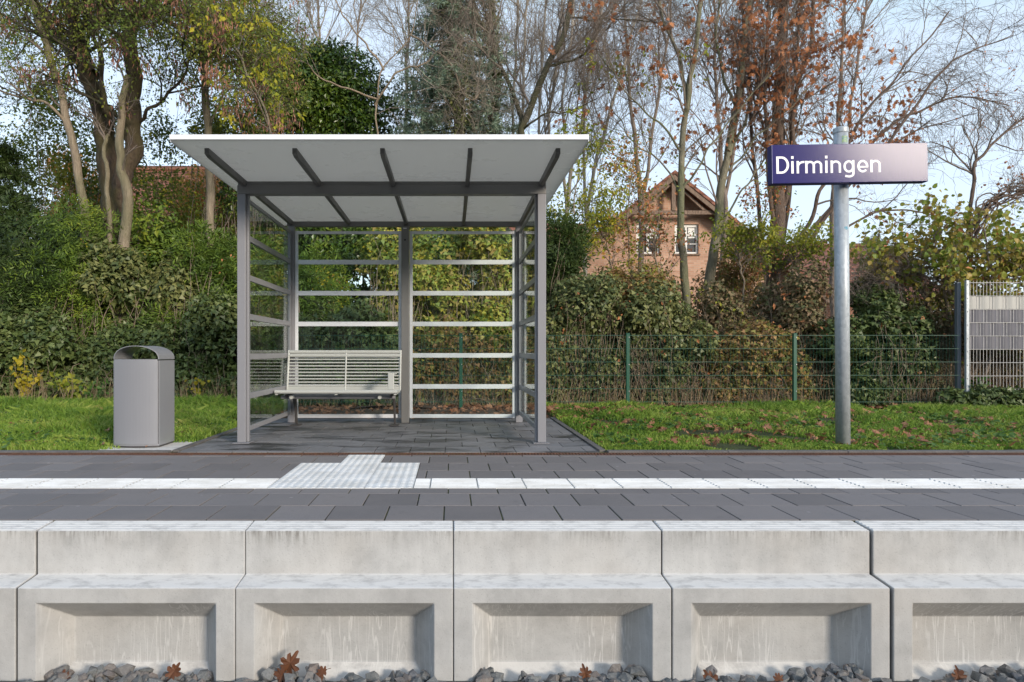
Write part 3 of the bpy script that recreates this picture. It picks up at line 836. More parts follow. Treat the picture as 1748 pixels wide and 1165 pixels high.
# ================================================================ houses
def brick_mat(name, c1, c2, mortar, scale=1.0, rot=False):
    m, nt, b = new_mat(name)
    tc = nt.nodes.new('ShaderNodeNewGeometry'); mp = nt.nodes.new('ShaderNodeMapping')
    mp.inputs['Rotation'].default_value = (R(90), 0, 0)
    nt.links.new(tc.outputs['Position'], mp.inputs[0])
    t = nt.nodes.new('ShaderNodeTexBrick'); t.inputs['Scale'].default_value = 4.2 * scale; t.inputs['Color1'].default_value = (*c1, 1); t.inputs['Color2'].default_value = (*c2, 1); t.inputs['Mortar'].default_value = (*mortar, 1)
    t.inputs['Mortar Size'].default_value = .025; t.inputs['Brick Width'].default_value = 1.0; t.inputs['Row Height'].default_value = .33
    nt.links.new(mp.outputs[0], t.inputs[0])
    n = noise(nt, pos(nt), 2, 4, .6)
    c = mixc(nt, ramp(nt, n, [(.4, 0.0), (.7, .45)]), t.outputs[0], tuple(x * .6 for x in c1))
    nt.links.new(c, b.inputs['Base Color']); b.inputs['Roughness'].default_value = .9
    return m
def tile_mat(name, c1, c2):
    m, nt, b = new_mat(name)
    w = nt.nodes.new('ShaderNodeTexWave'); w.inputs['Scale'].default_value = 1.3; w.inputs['Distortion'].default_value = .4; w.bands_direction = 'Z'
    nt.links.new(pos(nt), w.inputs[0]); w2 = nt.nodes.new('ShaderNodeTexWave'); w2.inputs['Scale'].default_value = 1.6; w2.bands_direction = 'X'; nt.links.new(pos(nt), w2.inputs[0])
    n = noise(nt, pos(nt), 3, 5, .7); n2 = noise(nt, pos(nt), 14, 2, .6)
    c = ramp(nt, n2, [(.3, c1), (.7, c2)]); c = mixc(nt, ramp(nt, w.outputs[1], [(.0, .75), (.3, 0.0)]), c, tuple(x * .25 for x in c1)); c = mixc(nt, ramp(nt, w2.outputs[1], [(.0, .5), (.4, 0.0)]), c, tuple(x * .4 for x in c1))
    c = mixc(nt, ramp(nt, n, [(.5, 0.0), (.75, .5)]), c, (.06, .05, .03))
    nt.links.new(c, b.inputs['Base Color']); b.inputs['Roughness'].default_value = .8
    bump(nt, b, w.outputs[1], .6, .05)
    return m
M['brick'] = brick_mat('pink_brick', (.46, .25, .165), (.60, .37, .26), (.48, .41, .33))
M['brick2'] = brick_mat('red_brick', (.38, .17, .11), (.48, .24, .16), (.45, .40, .34))
M['tile'] = tile_mat('clay_tiles', (.22, .085, .055), (.33, .14, .09))
M['timber'] = bark_mat('weathered_timber', (.16, .11, .08), (.28, .20, .15), 3)
M['wframe'] = paint_mat('white_window', (.78, .78, .76), .5, 0, .05)
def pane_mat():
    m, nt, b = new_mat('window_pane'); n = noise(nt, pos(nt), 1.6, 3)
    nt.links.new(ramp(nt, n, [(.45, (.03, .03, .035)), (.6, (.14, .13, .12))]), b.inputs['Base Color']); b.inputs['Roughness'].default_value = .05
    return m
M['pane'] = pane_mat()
M['white_wall'] = paint_mat('white_render', (.75, .74, .71), .8, 0, .1)
HYY = 24.0; hx = 8.12; zp = 7.42; sl = .80; hw = 5.3
root = empty('brick_house', (hx, HYY + 4, 0), 'pink brick house with red tiled gable and two white windows behind the trees', 'house'); ro = root.location
ze = zp - sl * hw
# wall with window openings
def gable_wall(g, x0, x1, y, holes, top):
    xs = sorted(set([x0, x1, hx] + [h for q in holes for h in q[:2]]))
    for a, b_ in zip(xs[:-1], xs[1:]):
        hs = [q for q in holes if q[0] <= a + 1e-6 and q[1] >= b_ - 1e-6]
        lo = -.1
        for q in hs:
            g.add([(a, y, lo), (b_, y, lo), (b_, y, q[2]), (a, y, q[2])], [(0, 1, 2, 3)]); lo = q[3]
        g.add([(a, y, lo), (b_, y, lo), (b_, y, top(b_)), (a, y, top(a))], [(0, 1, 2, 3)])
holes = [(6.90, 7.78, 4.48, 5.58), (8.33, 9.22, 4.48, 5.58)]
g = Geo(); top = lambda x: zp - sl * abs(x - hx) - .12
gable_wall(g, hx - hw, hx + hw, HYY, holes, top)
for (a, b_, c, d) in holes:
    g.add([(a, HYY, c), (a, HYY + .18, c), (a, HYY + .18, d), (a, HYY, d)], [(0, 1, 2, 3)]); g.add([(b_, HYY, c), (b_, HYY + .18, c), (b_, HYY + .18, d), (b_, HYY, d)], [(3, 2, 1, 0)])
    g.add([(a, HYY, d), (b_, HYY, d), (b_, HYY + .18, d), (a, HYY + .18, d)], [(0, 3, 2, 1)]); g.add([(a, HYY, c), (b_, HYY, c), (b_, HYY + .18, c), (a, HYY + .18, c)], [(0, 1, 2, 3)])
g.add([(hx - hw, HYY, -.1), (hx - hw, HYY + 9, -.1), (hx - hw, HYY + 9, ze - .12), (hx - hw, HYY, ze - .12)], [(3, 2, 1, 0)])
g.add([(hx + hw, HYY, -.1), (hx + hw, HYY + 9, -.1), (hx + hw, HYY + 9, ze - .12), (hx + hw, HYY, ze - .12)], [(0, 1, 2, 3)])
g.add([(hx - hw, HYY + 9, -.1), (hx + hw, HYY + 9, -.1), (hx + hw, HYY + 9, ze - .12), (hx, HYY + 9, zp - .12), (hx - hw, HYY + 9, ze - .12)], [(0, 1, 2, 3, 4)])
wall = g.build('wall', M['brick'], root, ro)
g = Geo()
for s in (-1, 1):
    a = (hx, zp); b_ = (hx + s * (hw + .6), zp - sl * (hw + .6)); t = .14
    pr = [a, b_, (b_[0], b_[1] - t), (a[0], a[1] - t)]
    g.prism([(p, q) for p, q in (pr if s > 0 else pr[::-1])], HYY - .65, HYY + 9.4, axis=1)
roof = g.build('roof', M['tile'], root, ro)
g = Geo()
for s in (-1, 1):
    a = (hx, zp - .145); b_ = (hx + s * (hw + .58), zp - sl * (hw + .58) - .145); t = .2
    g.prism([a, b_, (b_[0], b_[1] - t), (a[0], a[1] - t)], HYY - .62, HYY - .56, axis=1)
g.build('bargeboard', M['timber'], roof, ro)
g = Geo()
g.box(hx - .07, hx + .07, HYY - .5, HYY - .38, 5.95, 7.0); g.box(hx - 1.75, hx + 1.75, HYY - .5, HYY - .38, 5.84, 5.98)
for s in (-1, 1): g.prism([(hx + s * .1, 6.9), (hx + s * .2, 6.9), (hx + s * 1.2, 6.0), (hx + s * 1.06, 6.0)], HYY - .49, HYY - .39, axis=1)
g.build('gable_timber', M['timber'], root, ro)
for (a, b_, c, d) in holes:
    y = HYY + .08
    mx = (a + b_) / 2
    fr = boxes('window', [(a, a + .07, y, y + .07, c, d), (b_ - .07, b_, y, y + .07, c, d), (a + .07, b_ - .07, y, y + .07, c, c + .07), (a + .07, b_ - .07, y, y + .07, d - .10, d), (mx - .04, mx + .04, y - .004, y + .06, c + .07, d - .1),
                          (a + .07, mx - .04, y + .01, y + .05, c + .36, c + .39), (mx + .04, b_ - .07, y + .01, y + .05, c + .36, c + .39), (a + .07, mx - .04, y, y + .06, c + .68, c + .74), (mx + .04, b_ - .07, y, y + .06, c + .68, c + .74)], M['wframe'], root, .004)
    boxes('pane', [(a + .05, b_ - .05, y + .072, y + .08, c + .05, d - .06)], M['pane'], root, 0, parent=fr)
    [boxes('curtain', [q], M['wframe'], root, 0, parent=fr) for q in ((a + .06, mx - .12, y + .052, y + .056, c + .60, d - .1), (mx + .10, b_ - .06, y + .052, y + .056, c + .60, d - .1))]
    boxes('sill', [(a - .05, b_ + .05, HYY - .06, HYY + .06, c - .07, c - .003)], M['timber'], root, .004, parent=fr)
def ridge_house(name, label, x0, x1, ye, yr, ze, zr_, wallm, roofm, win=True, chimney=None):
    root = empty(name, ((x0 + x1) / 2, yr, 0), label, 'house'); ro = root.location
    yb = 2 * yr - ye
    g = Geo(); g.add([(x0, ye + .5, -.1), (x1, ye + .5, -.1), (x1, ye + .5, ze), (x0, ye + .5, ze)], [(0, 1, 2, 3)])
    for x, fl in ((x0, 1), (x1, -1)): g.add([(x, ye + .5, -.1), (x, yb - .5, -.1), (x, yb - .5, ze), (x, yr, zr_ - .2), (x, ye + .5, ze)], [list(range(5))[::-fl]])
    g.add([(x0, yb - .5, -.1), (x1, yb - .5, -.1), (x1, yb - .5, ze), (x0, yb - .5, ze)], [(3, 2, 1, 0)])
    g.build('wall', wallm, root, ro)
    g = Geo(); g.prism([(ye, ze - .05), (yr, zr_), (yb, ze - .05), (yb, ze - .2), (yr, zr_ - .15), (ye, ze - .2)], x0 - .4, x1 + .4, axis=0)
    rf = g.build('roof', roofm, root, ro)
    g = Geo(); g.tube([(x0 - .4, yr, zr_ + .02), (x1 + .4, yr, zr_ + .02)], .12, 10); g.build('ridge_tiles', roofm, rf, ro)
    if chimney is not None: boxes('chimney', [(chimney, chimney + .7, yr + .3, yr + .9, zr_ - 1, zr_ + .9)], M['brick2'], root, .01, parent=rf)
    n = int((x1 - x0) / 2.2)
    for i in range(n):
        a = x0 + .7 + i * 2.2
        wn = boxes('window', [(a, a + .06, ye + .46, ye + .54, 1.0, 2.2), (a + 1.04, a + 1.1, ye + .46, ye + .54, 1.0, 2.2), (a + .06, a + 1.04, ye + .46, ye + .54, 1.0, 1.06), (a + .06, a + 1.04, ye + .46, ye + .54, 2.14, 2.2)], M['wframe'], root, 0)
        boxes('pane', [(a + .06, a + 1.04, ye + .47, ye + .49, 1.06, 2.14)], M['pane'], root, 0, parent=wn)
ridge_house('tiled_house', 'house with broad red tiled roof seen through twigs behind the sign pole', 14.6, 20.5, 27, 31, 3.2, 5.9, M['brick2'], M['tile'])
ridge_house('tiled_house', 'house with red roof hidden behind the hedge left of the shelter', -12.6, -8.0, 21.5, 25, 3.9, 7.9, M['brick2'], M['tile'])
ridge_house('tiled_house', 'red roof ridge low between the dark shrub and the pink brick house', 2.8, 7.2, 30.5, 34.5, 4.0, 7.55, M['brick2'], M['tile'])
# ================================================================ vegetation
def spline(P, n):
    """Catmull-Rom through the given points"""
    P = np.array(P, float); Q = np.vstack([2 * P[0] - P[1], P, 2 * P[-1] - P[-2]]); out = []
    m = len(P) - 1
    for s in np.linspace(0, m - 1e-6, n):
        i = int(s); t = s - i; a, b, c, d = Q[i:i + 4]
        out.append(.5 * ((2 * b) + (c - a) * t + (2 * a - 5 * b + 4 * c - d) * t * t + (3 * b - a - 3 * c + d) * t ** 3))
    return np.array(out)

class Tree:
    def __init__(s): s.big = []; s.mid = []; s.fine = []; s.tips = []
    def limb(s, pts, r0, r1, n=14, wob=.02, kids=None):
        P = spline(pts, n); P[1:-1] += rng.normal(size=(n - 2, 3)) * wob
        rr = np.linspace(r0, r1, n); s.big.append((P, rr))
        if kids: s.children(P, rr, kids, 0)
        return P
    def children(s, P, rr, K, lvl):
        """K = dict(n=[..], L=[..], ang, up, wander, t0)"""
        if lvl >= len(K['n']): return
        n = K['n'][lvl]; m = len(P)
        for _ in range(max(2, round(n * (1, .9, .78, .75)[min(lvl, 3)]))):
            t = K.get('t0', .25) if lvl == 0 else .12
            t = t + (1 - t) * rng.random() ** .85
            x = t * (m - 1); i = min(int(x), m - 2); f = x - i
            p = P[i] * (1 - f) + P[i + 1] * f; r = rr[i] * (1 - f) + rr[i + 1] * f
            d = unit(P[i + 1] - P[i])
            a = K['ang'] * rng.uniform(.6, 1.3); q = unit(np.cross(d, rng.normal(size=3)))
            if 'flat' in K: q[1] *= K['flat']; q = unit(q)
            d2 = unit(d * math.cos(a) + q * math.sin(a) + np.array([0, 0, K['up'] * (1 if lvl < 2 else .5)]))
            L = K['L'][lvl] * rng.uniform(.6, 1.25) * (1.15 - .5 * t)
            s.shoot(p, d2, L, min(r * .7, K['r'][lvl]), K, lvl)
    def shoot(s, p, d, L, r, K, lvl):
        m = [9, 7, 5, 4, 3][min(lvl, 4)]; last = lvl == len(K['n']) - 1
        Q = [p]; w = K['wander']; cur = p.copy(); dd = d.copy(); g = K.get('droop', 0.0) * (lvl + .5)
        for i in range(m - 1):
            dd = unit(dd + rng.normal(size=3) * w + np.array([0, 0, -g + K['up'] * .12]))
            cur = cur + dd * L / (m - 1); Q.append(cur)
        Q = np.array(Q); r1 = max(r * .35, K.get('rmin', .0018))
        rr = np.linspace(max(r, r1), r1, m)
        (s.mid if r > .012 else s.fine).append((Q, rr))
        if last or lvl >= 2:
            for j in range(1, m): s.tips.append((Q[j], unit(Q[j] - Q[j - 1])))
        if not last: s.children(Q, rr, K, lvl + 1)
    def build(s, name, label, loc, bark, twig=None, group=None, cat='tree'):
        loc = np.array(loc, float)
        root = empty(name, loc, label, cat, group)
        if s.big:
            g = Geo(); B = [(spline(p, 3 * len(p)), np.interp(np.linspace(0, 1, 3 * len(p)), np.linspace(0, 1, len(r)), r)) for p, r in s.big]; tubes(g, B, 14, .05); s.trunk = g.build('trunk', bark, root, loc, smooth=True)
        if s.mid or s.fine:
            g = Geo()
            if s.mid: tubes(g, s.mid, 5)
            if s.fine: tubes(g, s.fine, 3)
            g.build('branches', twig or bark, root, loc, smooth=True)
        s.root = root; s.loc = loc
        return root
    def crown(s, mat, n, size, shape, name='foliage', hang=.0, cluster=1, spread=.05, region=None, bend=.25, down=False):
        T = s.tips
        if region: T = [t for t in T if region(t[0])]
        if not T: return
        idx = rng.integers(0, len(T), n)
        if cluster > 1:
            idx = np.repeat(rng.integers(0, len(T), n // cluster), cluster)
        P = np.array([t[0] for t in T])[idx]; D = np.array([t[1] for t in T])[idx]
        k = len(P); P = P + rng.normal(size=(k, 3)) * spread
        D = unit(D * .4 + rdir(k) * .9 + np.array([0, 0, -hang]))
        N = unit(rdir(k) + np.array([0, -.5, .6]))
        g = Geo(); leaves(g, P, D, N, size * rng.uniform(.6, 1.25, k), shape, bend)
        g.build(name, mat, s.root, s.loc)

LM = {}
LM['yew'] = leaf_mat('yew_needles', [(0.031, 0.056, 0.013), (0.077, 0.135, 0.022), (0.154, 0.228, 0.032), (0.308, 0.336, 0.042)], .15, .45, .6)
LM['yewdark'] = leaf_mat('dark_yew_needles', [(0.024, 0.044, 0.015), (0.049, 0.081, 0.021), (0.090, 0.135, 0.028)], .12, .5, .6)
LM['ivy'] = leaf_mat('ivy_leaves', [(0.035, 0.058, 0.017), (0.073, 0.100, 0.030), (0.136, 0.158, 0.053), (0.241, 0.250, 0.090), (0.155, 0.152, 0.043)], .15, .45, .3, .35)
LM['ivydark'] = leaf_mat('dark_ivy_leaves', [(0.031, 0.056, 0.015), (0.067, 0.100, 0.028), (0.128, 0.171, 0.052), (0.200, 0.221, 0.074)], .12, .42, .3, .35)
LM['laurel'] = leaf_mat('dark_glossy_leaves', [(0.016, 0.037, 0.007), (0.039, 0.083, 0.012), (0.087, 0.146, 0.017), (0.174, 0.223, 0.024)], .15, .3, .5, .5)
LM['bramble'] = leaf_mat('bramble_leaves', [(0.081, 0.125, 0.029), (0.161, 0.241, 0.051), (0.269, 0.329, 0.066), (0.430, 0.425, 0.073), (0.467, 0.329, 0.119), (0.215, 0.290, 0.066)], .25, .5, .4)
LM['autumn'] = leaf_mat('mixed_autumn_leaves', [(0.074, 0.107, 0.034), (0.157, 0.186, 0.054), (0.315, 0.284, 0.069), (0.407, 0.230, 0.100), (0.240, 0.151, 0.069), (0.147, 0.195, 0.077)], .25, .5, .35)
LM['brownmix'] = leaf_mat('withered_leaves', [(0.060, 0.069, 0.031), (0.108, 0.115, 0.044), (0.180, 0.138, 0.066), (0.312, 0.207, 0.121), (0.120, 0.138, 0.055), (0.192, 0.184, 0.088)], .2, .6, .3)
LM['yellow'] = leaf_mat('yellow_leaves', [(.30, .28, .03), (.46, .38, .03), (.55, .42, .04), (.30, .32, .05)], .4, .5, .2)
LM['yelgreen'] = leaf_mat('yellow_green_leaves', [(0.132, 0.198, 0.030), (0.220, 0.275, 0.035), (0.352, 0.352, 0.045), (0.484, 0.440, 0.050)], .4, .5, .35)
LM['lime'] = leaf_mat('lime_leaves', [(0.275, 0.324, 0.030), (0.450, 0.432, 0.040), (0.562, 0.456, 0.040)], .4, .5, .2)
LM['robinia'] = leaf_mat('green_leaflets', [(0.068, 0.111, 0.022), (0.121, 0.182, 0.033), (0.216, 0.247, 0.044), (0.351, 0.325, 0.044)], .35, .5, .5)
LM['pods'] = leaf_mat('reddish_seed_pods', [(0.192, 0.084, 0.060), (0.312, 0.144, 0.102), (0.432, 0.216, 0.144), (0.240, 0.108, 0.072)], .15, .5, .2)
LM['oak'] = leaf_mat('rusty_oak_leaves', [(0.257, 0.098, 0.042), (0.432, 0.169, 0.072), (0.594, 0.260, 0.114), (0.378, 0.143, 0.066)], .3, .5, .2)
LM['beech'] = leaf_mat('orange_beech_leaves', [(0.385, 0.172, 0.057), (0.605, 0.287, 0.081), (0.660, 0.391, 0.127), (0.462, 0.184, 0.081)], .35, .5, .4)
LM['spruce'] = leaf_mat('blue_green_needles', [(0.100, 0.163, 0.113), (0.187, 0.269, 0.189), (0.331, 0.422, 0.301), (0.530, 0.595, 0.422)], .15, .55, .4)
LM['hazel'] = leaf_mat('hazel_leaves', [(0.117, 0.187, 0.037), (0.204, 0.273, 0.044), (0.312, 0.331, 0.056), (0.438, 0.316, 0.075), (0.156, 0.216, 0.075)], .35, .42, .35)
LM['grass'] = leaf_mat('grass_blades', [(0.070, 0.138, 0.023), (0.140, 0.250, 0.038), (0.228, 0.357, 0.053), (0.355, 0.440, 0.095), (0.457, 0.429, 0.155)], .35, .5, .55)
LM['weeds'] = leaf_mat('broad_weeds', [(.04, .10, .02), (.08, .16, .03), (.13, .22, .05)], .3, .5, .4)
LM['drygrass'] = leaf_mat('dry_stalks', [(.20, .14, .08), (.32, .23, .14), (.42, .32, .21)], .2, .7, .2)
LM['fallen'] = leaf_mat('fallen_leaves', [(.16, .06, .03), (.28, .12, .06), (.38, .20, .11), (.20, .09, .05)], .15, .6, .1)
LM['fallenbig'] = leaf_mat('dry_oak_leaf', [(0.083, 0.032, 0.017), (0.150, 0.060, 0.028), (0.112, 0.044, 0.021)], .1, .5, .0)
BK = {}
BK['robinia'] = bark_mat('furrowed_bark', (.045, .03, .022), (.15, .105, .075), 6, (.10, .085, .03))
BK['light'] = bark_mat('smooth_grey_bark', (.20, .155, .11), (.36, .29, .21), 4, (.16, .15, .08))
BK['dark'] = bark_mat('dark_mossy_bark', (.05, .042, .030), (.11, .095, .06), 6, (.09, .09, .04))
BK['oakb'] = bark_mat('rough_oak_bark', (.10, .068, .05), (.24, .17, .13), 8)
BK['green'] = bark_mat('grey_green_bark', (.17, .155, .105), (.30, .27, .19), 5, (.15, .16, .08))
BK['birch'] = bark_mat('pale_birch_bark', (.42, .36, .29), (.62, .56, .47), 4)
BK['twig'] = bark_mat('thin_twigs', (.18, .14, .115), (.32, .26, .21), 5)
BK['twigl'] = bark_mat('pale_thin_twigs', (.30, .25, .20), (.42, .36, .29), 5)
BK['stem'] = bark_mat('dead_stems', (.20, .15, .10), (.42, .33, .24), 6)

# ---------------------------------------------------------------- bushes
def bush(name, label, cat, box, mat, n, size, shape='kite', blobs=26, spray=1, sl=.25, hang=.0, stems=30, group=None, rb=(.28, .5), extra=None, bark=None, seed=None, outward=.6, dome=True, stemr=.007, zmin=0.0):
    """a shrub filling box=(x0,x1,y0,y1,z1): foliage in overlapping clumps round crooked stems"""
    x0, x1, y0, y1, z1 = box; cx, cy = (x0 + x1) / 2, (y0 + y1) / 2
    loc = np.array([cx, cy, 0.0]); root = empty(name, loc, label, cat, group)
    C = []; Rd = []
    while len(C) < blobs:
        u = rng.uniform(-1, 1, 3); 
        if dome and abs(u[0]) ** 2.6 + max(0, u[2]) ** 2.6 > 1: continue
        r = rng.uniform(*rb)
        C.append([cx + u[0] * ((x1 - x0) / 2 - r * .5), cy + u[1] * max(0.05, (y1 - y0) / 2 - r * .6), max(r * .45, zmin + (u[2] + 1) / 2 * (z1 - zmin - r * .75)) if (len(C) % 5 or zmin) else r * .4]); Rd.append(r)
    C = np.array(C); Rd = np.array(Rd)
    m = n // spray
    k = rng.integers(0, blobs, m); d = rdir(m); d[:, 1] = np.where(rng.random(m) < .55, -np.abs(d[:, 1]), d[:, 1])
    lump = 1 + .22 * np.sin(d[:, 0] * 5 + k) * np.sin(d[:, 2] * 6 + k * 2.1)
    P = C[k] + d * (Rd[k] * lump * rng.uniform(.62, 1.05, m))[:, None]
    O = unit(d * outward + rdir(m) * .55 + np.array([0, 0, -hang]))
    g = Geo()
    if spray > 1:
        t = np.linspace(0, 1, spray); sgn = np.where(np.arange(spray) % 2 == 0, 1, -1)
        side = unit(np.cross(O, d + rdir(m) * .4))
        ln = sl * rng.uniform(.6, 1.3, m)
        Pp = P[:, None, :] + O[:, None, :] * (t[None, :, None] * ln[:, None, None]) + np.array([0, 0, -1]) * (t ** 2)[None, :, None] * (ln * .25)[:, None, None]
        Dp = O[:, None, :] * .7 + side[:, None, :] * sgn[None, :, None] * .8 + rng.normal(size=(m, spray, 3)) * .15
        Np = np.repeat(np.cross(O, side)[:, None, :], spray, 1) + rng.normal(size=(m, spray, 3)) * .3
        P = Pp.reshape(-1, 3); D = Dp.reshape(-1, 3); N = Np.reshape(-1, 3)
    else:
        D = unit(O + rdir(m) * .6 + np.array([0, 0, -.3])); N = unit(d + rdir(m) * .7 + np.array([0, -.2, .5]))
    ok = P[:, 2] > 0.02
    leaves(g, P[ok], D[ok], N[ok], size * rng.uniform(.4, 1.5, ok.sum()), shape)
    g.build('foliage', mat, root, loc)
    if extra:
        for (nm, mt, nn, sz, sh, cl, zr_) in extra:
            c0 = C[rng.integers(0, blobs, nn // cl)] ; dd = rdir(nn // cl); dd[:, 1] = -np.abs(dd[:, 1])
            q = c0 + dd * rng.uniform(.35, .5, (nn // cl, 1)); q = np.repeat(q, cl, 0) + rng.normal(size=(nn // cl * cl, 3)) * .07
            q = q[(q[:, 2] > zr_[0]) & (q[:, 2] < zr_[1])]
            if len(q) == 0: continue
            g = Geo(); leaves(g, q, rdir(len(q)) + np.array([0, 0, -.6]), rdir(len(q)) + np.array([0, -1, .4]), sz * rng.uniform(.6, 1.2, len(q)), sh); g.build(nm, mt, root, loc)
    if stems:
        pl = []
        for _ in range(int(stems * 1.4)):
            k = rng.integers(0, blobs); e = C[k] + rdir(1)[0] * Rd[k] * rng.uniform(.7, 1.25); 
            b0 = np.array([rng.uniform(x0, x1) * .5 + e[0] * .5, rng.uniform(y0, cy), -.02])
            mid = (b0 + e) / 2 + rng.normal(size=3) * np.array([.18, .15, .12])
            mid[1] = min(mid[1], y0 + .12)
            q = spline([b0, mid, e], 9); q[1:] += rng.normal(size=(8, 3)) * .018
            pl.append((q, np.linspace(stemr * rng.uniform(.7, 1.6), .003, 9)))
            if rng.random() < .7:
                j = rng.integers(3, 8); dd = unit(rdir(1)[0] + np.array([0, -.5, .2])); L = rng.uniform(.2, .6)
                q2 = np.array([q[j] + dd * L * s + rng.normal(size=3) * .015 * (s > 0) for s in np.linspace(0, 1, 5)]); pl.append((q2, np.linspace(.004, .0022, 5)))
        g = Geo(); tubes(g, pl, 4); g.build('stems', bark or BK['stem'], root, loc, smooth=True)
    return root

def pbox(px0, px1, ytop, Y, depth=1.0):
    return ((px0 - VX) / F * Y, (px1 - VX) / F * Y, Y - .1, Y + depth, HC + (HY - ytop) / F * Y)
EV = [('yellow_leaves', LM['yellow'], 60, .05, 'kite', 5, (.5, 3))]
# left of the shelter
bush('yew_shrub', 'dark evergreen shrub at the far left edge below the conifer', 'shrub', pbox(-90, 70, 335, 10.9, 1.3), LM['yewdark'], 30000, .085, 'needle', spray=10, sl=.26, hang=.25, stems=26)
bush('yew_shrub', 'feathery mid green evergreen shrub beneath the leaning pale trunk, left', 'shrub', pbox(30, 200, 335, 11.2, 1.4), LM['yew'], 36000, .085, 'needle', spray=10, sl=.28, hang=.3, stems=30)
bush('ivy_thicket', 'grey green ivy mound sprawling over the hedge behind the litter bin', 'shrub', pbox(110, 330, 352, 11.0, 1.3), LM['ivy'], 17000, .075, 'ivy', stems=36, extra=EV)
bush('yew_shrub', 'bright green drooping evergreen shrub just left of the shelter', 'shrub', pbox(235, 430, 322, 11.0, 1.5), LM['yew'], 44000, .088, 'needle', spray=10, sl=.30, hang=.4, stems=40, extra=[('withered_leaves', LM['oak'], 60, .07, 'kite', 6, (1.5, 3.4))])
bush('ivy_thicket', 'dark low ivy growing at the foot of the hedge, left edge', 'shrub', pbox(-80, 130, 520, 10.6, .9), LM['ivydark'], 15000, .07, 'ivy', stems=18)
bush('ivy_thicket', 'dark low ivy between the litter bin and the shelter', 'shrub', pbox(280, 430, 500, 10.5, .9), LM['ivydark'], 15000, .07, 'ivy', stems=24)
bush('ivy_thicket', 'shaded low ivy directly behind the litter bin', 'shrub', pbox(100, 300, 530, 10.55, .9), LM['ivydark'], 15000, .065, 'ivy', stems=20)
# second row closing the hedge
for (a, b_, t, lb, mt) in ((-90, 180, 340, 'dark hedge bush closing the gap behind the far left shrubs', 'yewdark'), (150, 440, 325, 'dark hedge bush closing the gap behind the litter bin side', 'yew'), (400, 660, 335, 'tall dark green bush standing behind the bench and the left rear glass', 'laurel'), (620, 930, 350, 'tall dark green bush standing behind the right rear glass', 'laurel')):
    bush('hedge_bush', lb, 'shrub', pbox(a, b_, t, 12.6, .9), LM[mt], 26000, .10, 'kite', stems=40, blobs=46, rb=(.4, .6), extra=[('yellow_leaves', LM['yellow'], 500, .07, 'kite', 12, (1.8, 3.6))] if mt == 'laurel' else None)
# seen through the shelter glass
bush('evergreen_shrub', 'vivid green shrub with yellow sprays seen through the left rear glass', 'shrub', pbox(405, 600, 340, 10.9, 1.3), LM['yew'], 42000, .092, 'needle', spray=8, sl=.28, hang=.35, stems=46,
     extra=[('yellow_leaves', LM['yellow'], 1500, .06, 'kite', 14, (1.6, 3.4)), ('withered_leaves', LM['oak'], 120, .06, 'kite', 5, (.8, 3))])
bush('bramble_thicket', 'tangled bramble shrub with yellowing leaves behind the shelter middle post', 'shrub', pbox(570, 745, 350, 10.6, 1.2), LM['bramble'], 19000, .07, 'ivy', stems=90, extra=[('yellow_leaves', LM['yellow'], 900, .06, 'kite', 10, (1.2, 3))])
bush('bramble_thicket', 'leafy bramble shrub with many upright stems behind the right rear glass', 'shrub', pbox(715, 910, 345, 10.7, 1.2), LM['bramble'], 21000, .07, 'ivy', stems=110, extra=[('yellow_leaves', LM['yellow'], 900, .06, 'kite', 9, (1.4, 3))])
bush('ivy_thicket', 'low dark ivy behind the bench and the green fence', 'shrub', pbox(480, 700, 520, 10.15, .7), LM['ivydark'], 12000, .07, 'ivy', stems=50)
bush('bramble_thicket', 'low brown stemmed bramble behind the fence, seen below the right rear glass', 'shrub', pbox(690, 915, 540, 10.15, .7), LM['autumn'], 9000, .06, 'ivy', stems=90)
# right of the shelter
bush('yew_shrub', 'tall dark conical shrub beside the right post of the shelter', 'shrub', pbox(895, 1005, 345, 10.9, 1.2), LM['yewdark'], 34000, .088, 'needle', spray=9, sl=.26, hang=.2, stems=80, stemr=.0045, blobs=30, rb=(.25, .42))
bush('ivy_thicket', 'green ivy and bramble tangle in front of the dark conical shrub', 'shrub', pbox(905, 1070, 445, 10.3, .9), LM['ivy'], 21700, .057, 'ivy', stems=140, stemr=.0045, extra=[('withered_leaves', LM['oak'], 160, .08, 'kite', 3, (.2, 2))])
bush('bramble_thicket', 'autumn shrub with yellow and green leaves below the two house windows', 'shrub', pbox(1010, 1180, 428, 11.2, 1.0), LM['autumn'], 17050, .060, 'ivy', stems=140, stemr=.0045, extra=[('yellow_leaves', LM['yelgreen'], 420, .07, 'kite', 8, (1.2, 3))])
bush('ivy_thicket', 'blue green ivy tangle behind the fence post below the house', 'shrub', pbox(1050, 1230, 480, 10.3, .9), LM['ivy'], 21700, .060, 'ivy', stems=160, stemr=.0045, extra=[('withered_leaves', LM['oak'], 140, .08, 'kite', 2, (.2, 2))])
bush('bramble_thicket', 'brown tangled shrub with withered leaves around the twin grey trunks', 'shrub', pbox(1185, 1340, 448, 10.9, 1.0), LM['brownmix'], 18600, .056, 'ivy', stems=200, stemr=.0045, extra=[('yellow_leaves', LM['yelgreen'], 260, .07, 'kite', 8, (1.2, 3))])
bush('bramble_thicket', 'low mixed green and brown shrub behind the right fence posts', 'shrub', pbox(1200, 1380, 535, 10.2, .8), LM['autumn'], 18600, .056, 'ivy', stems=180, stemr=.0045, extra=[('withered_leaves', LM['oak'], 120, .09, 'kite', 2, (.2, 1.6))])
bush('bramble_thicket', 'brown hedge of twigs and withered leaves behind the sign pole', 'shrub', pbox(1320, 1470, 455, 10.5, 1.2), LM['brownmix'], 24800, .056, 'ivy', stems=240, stemr=.0045, extra=[('withered_leaves', LM['oak'], 160, .09, 'kite', 2, (.2, 2))])
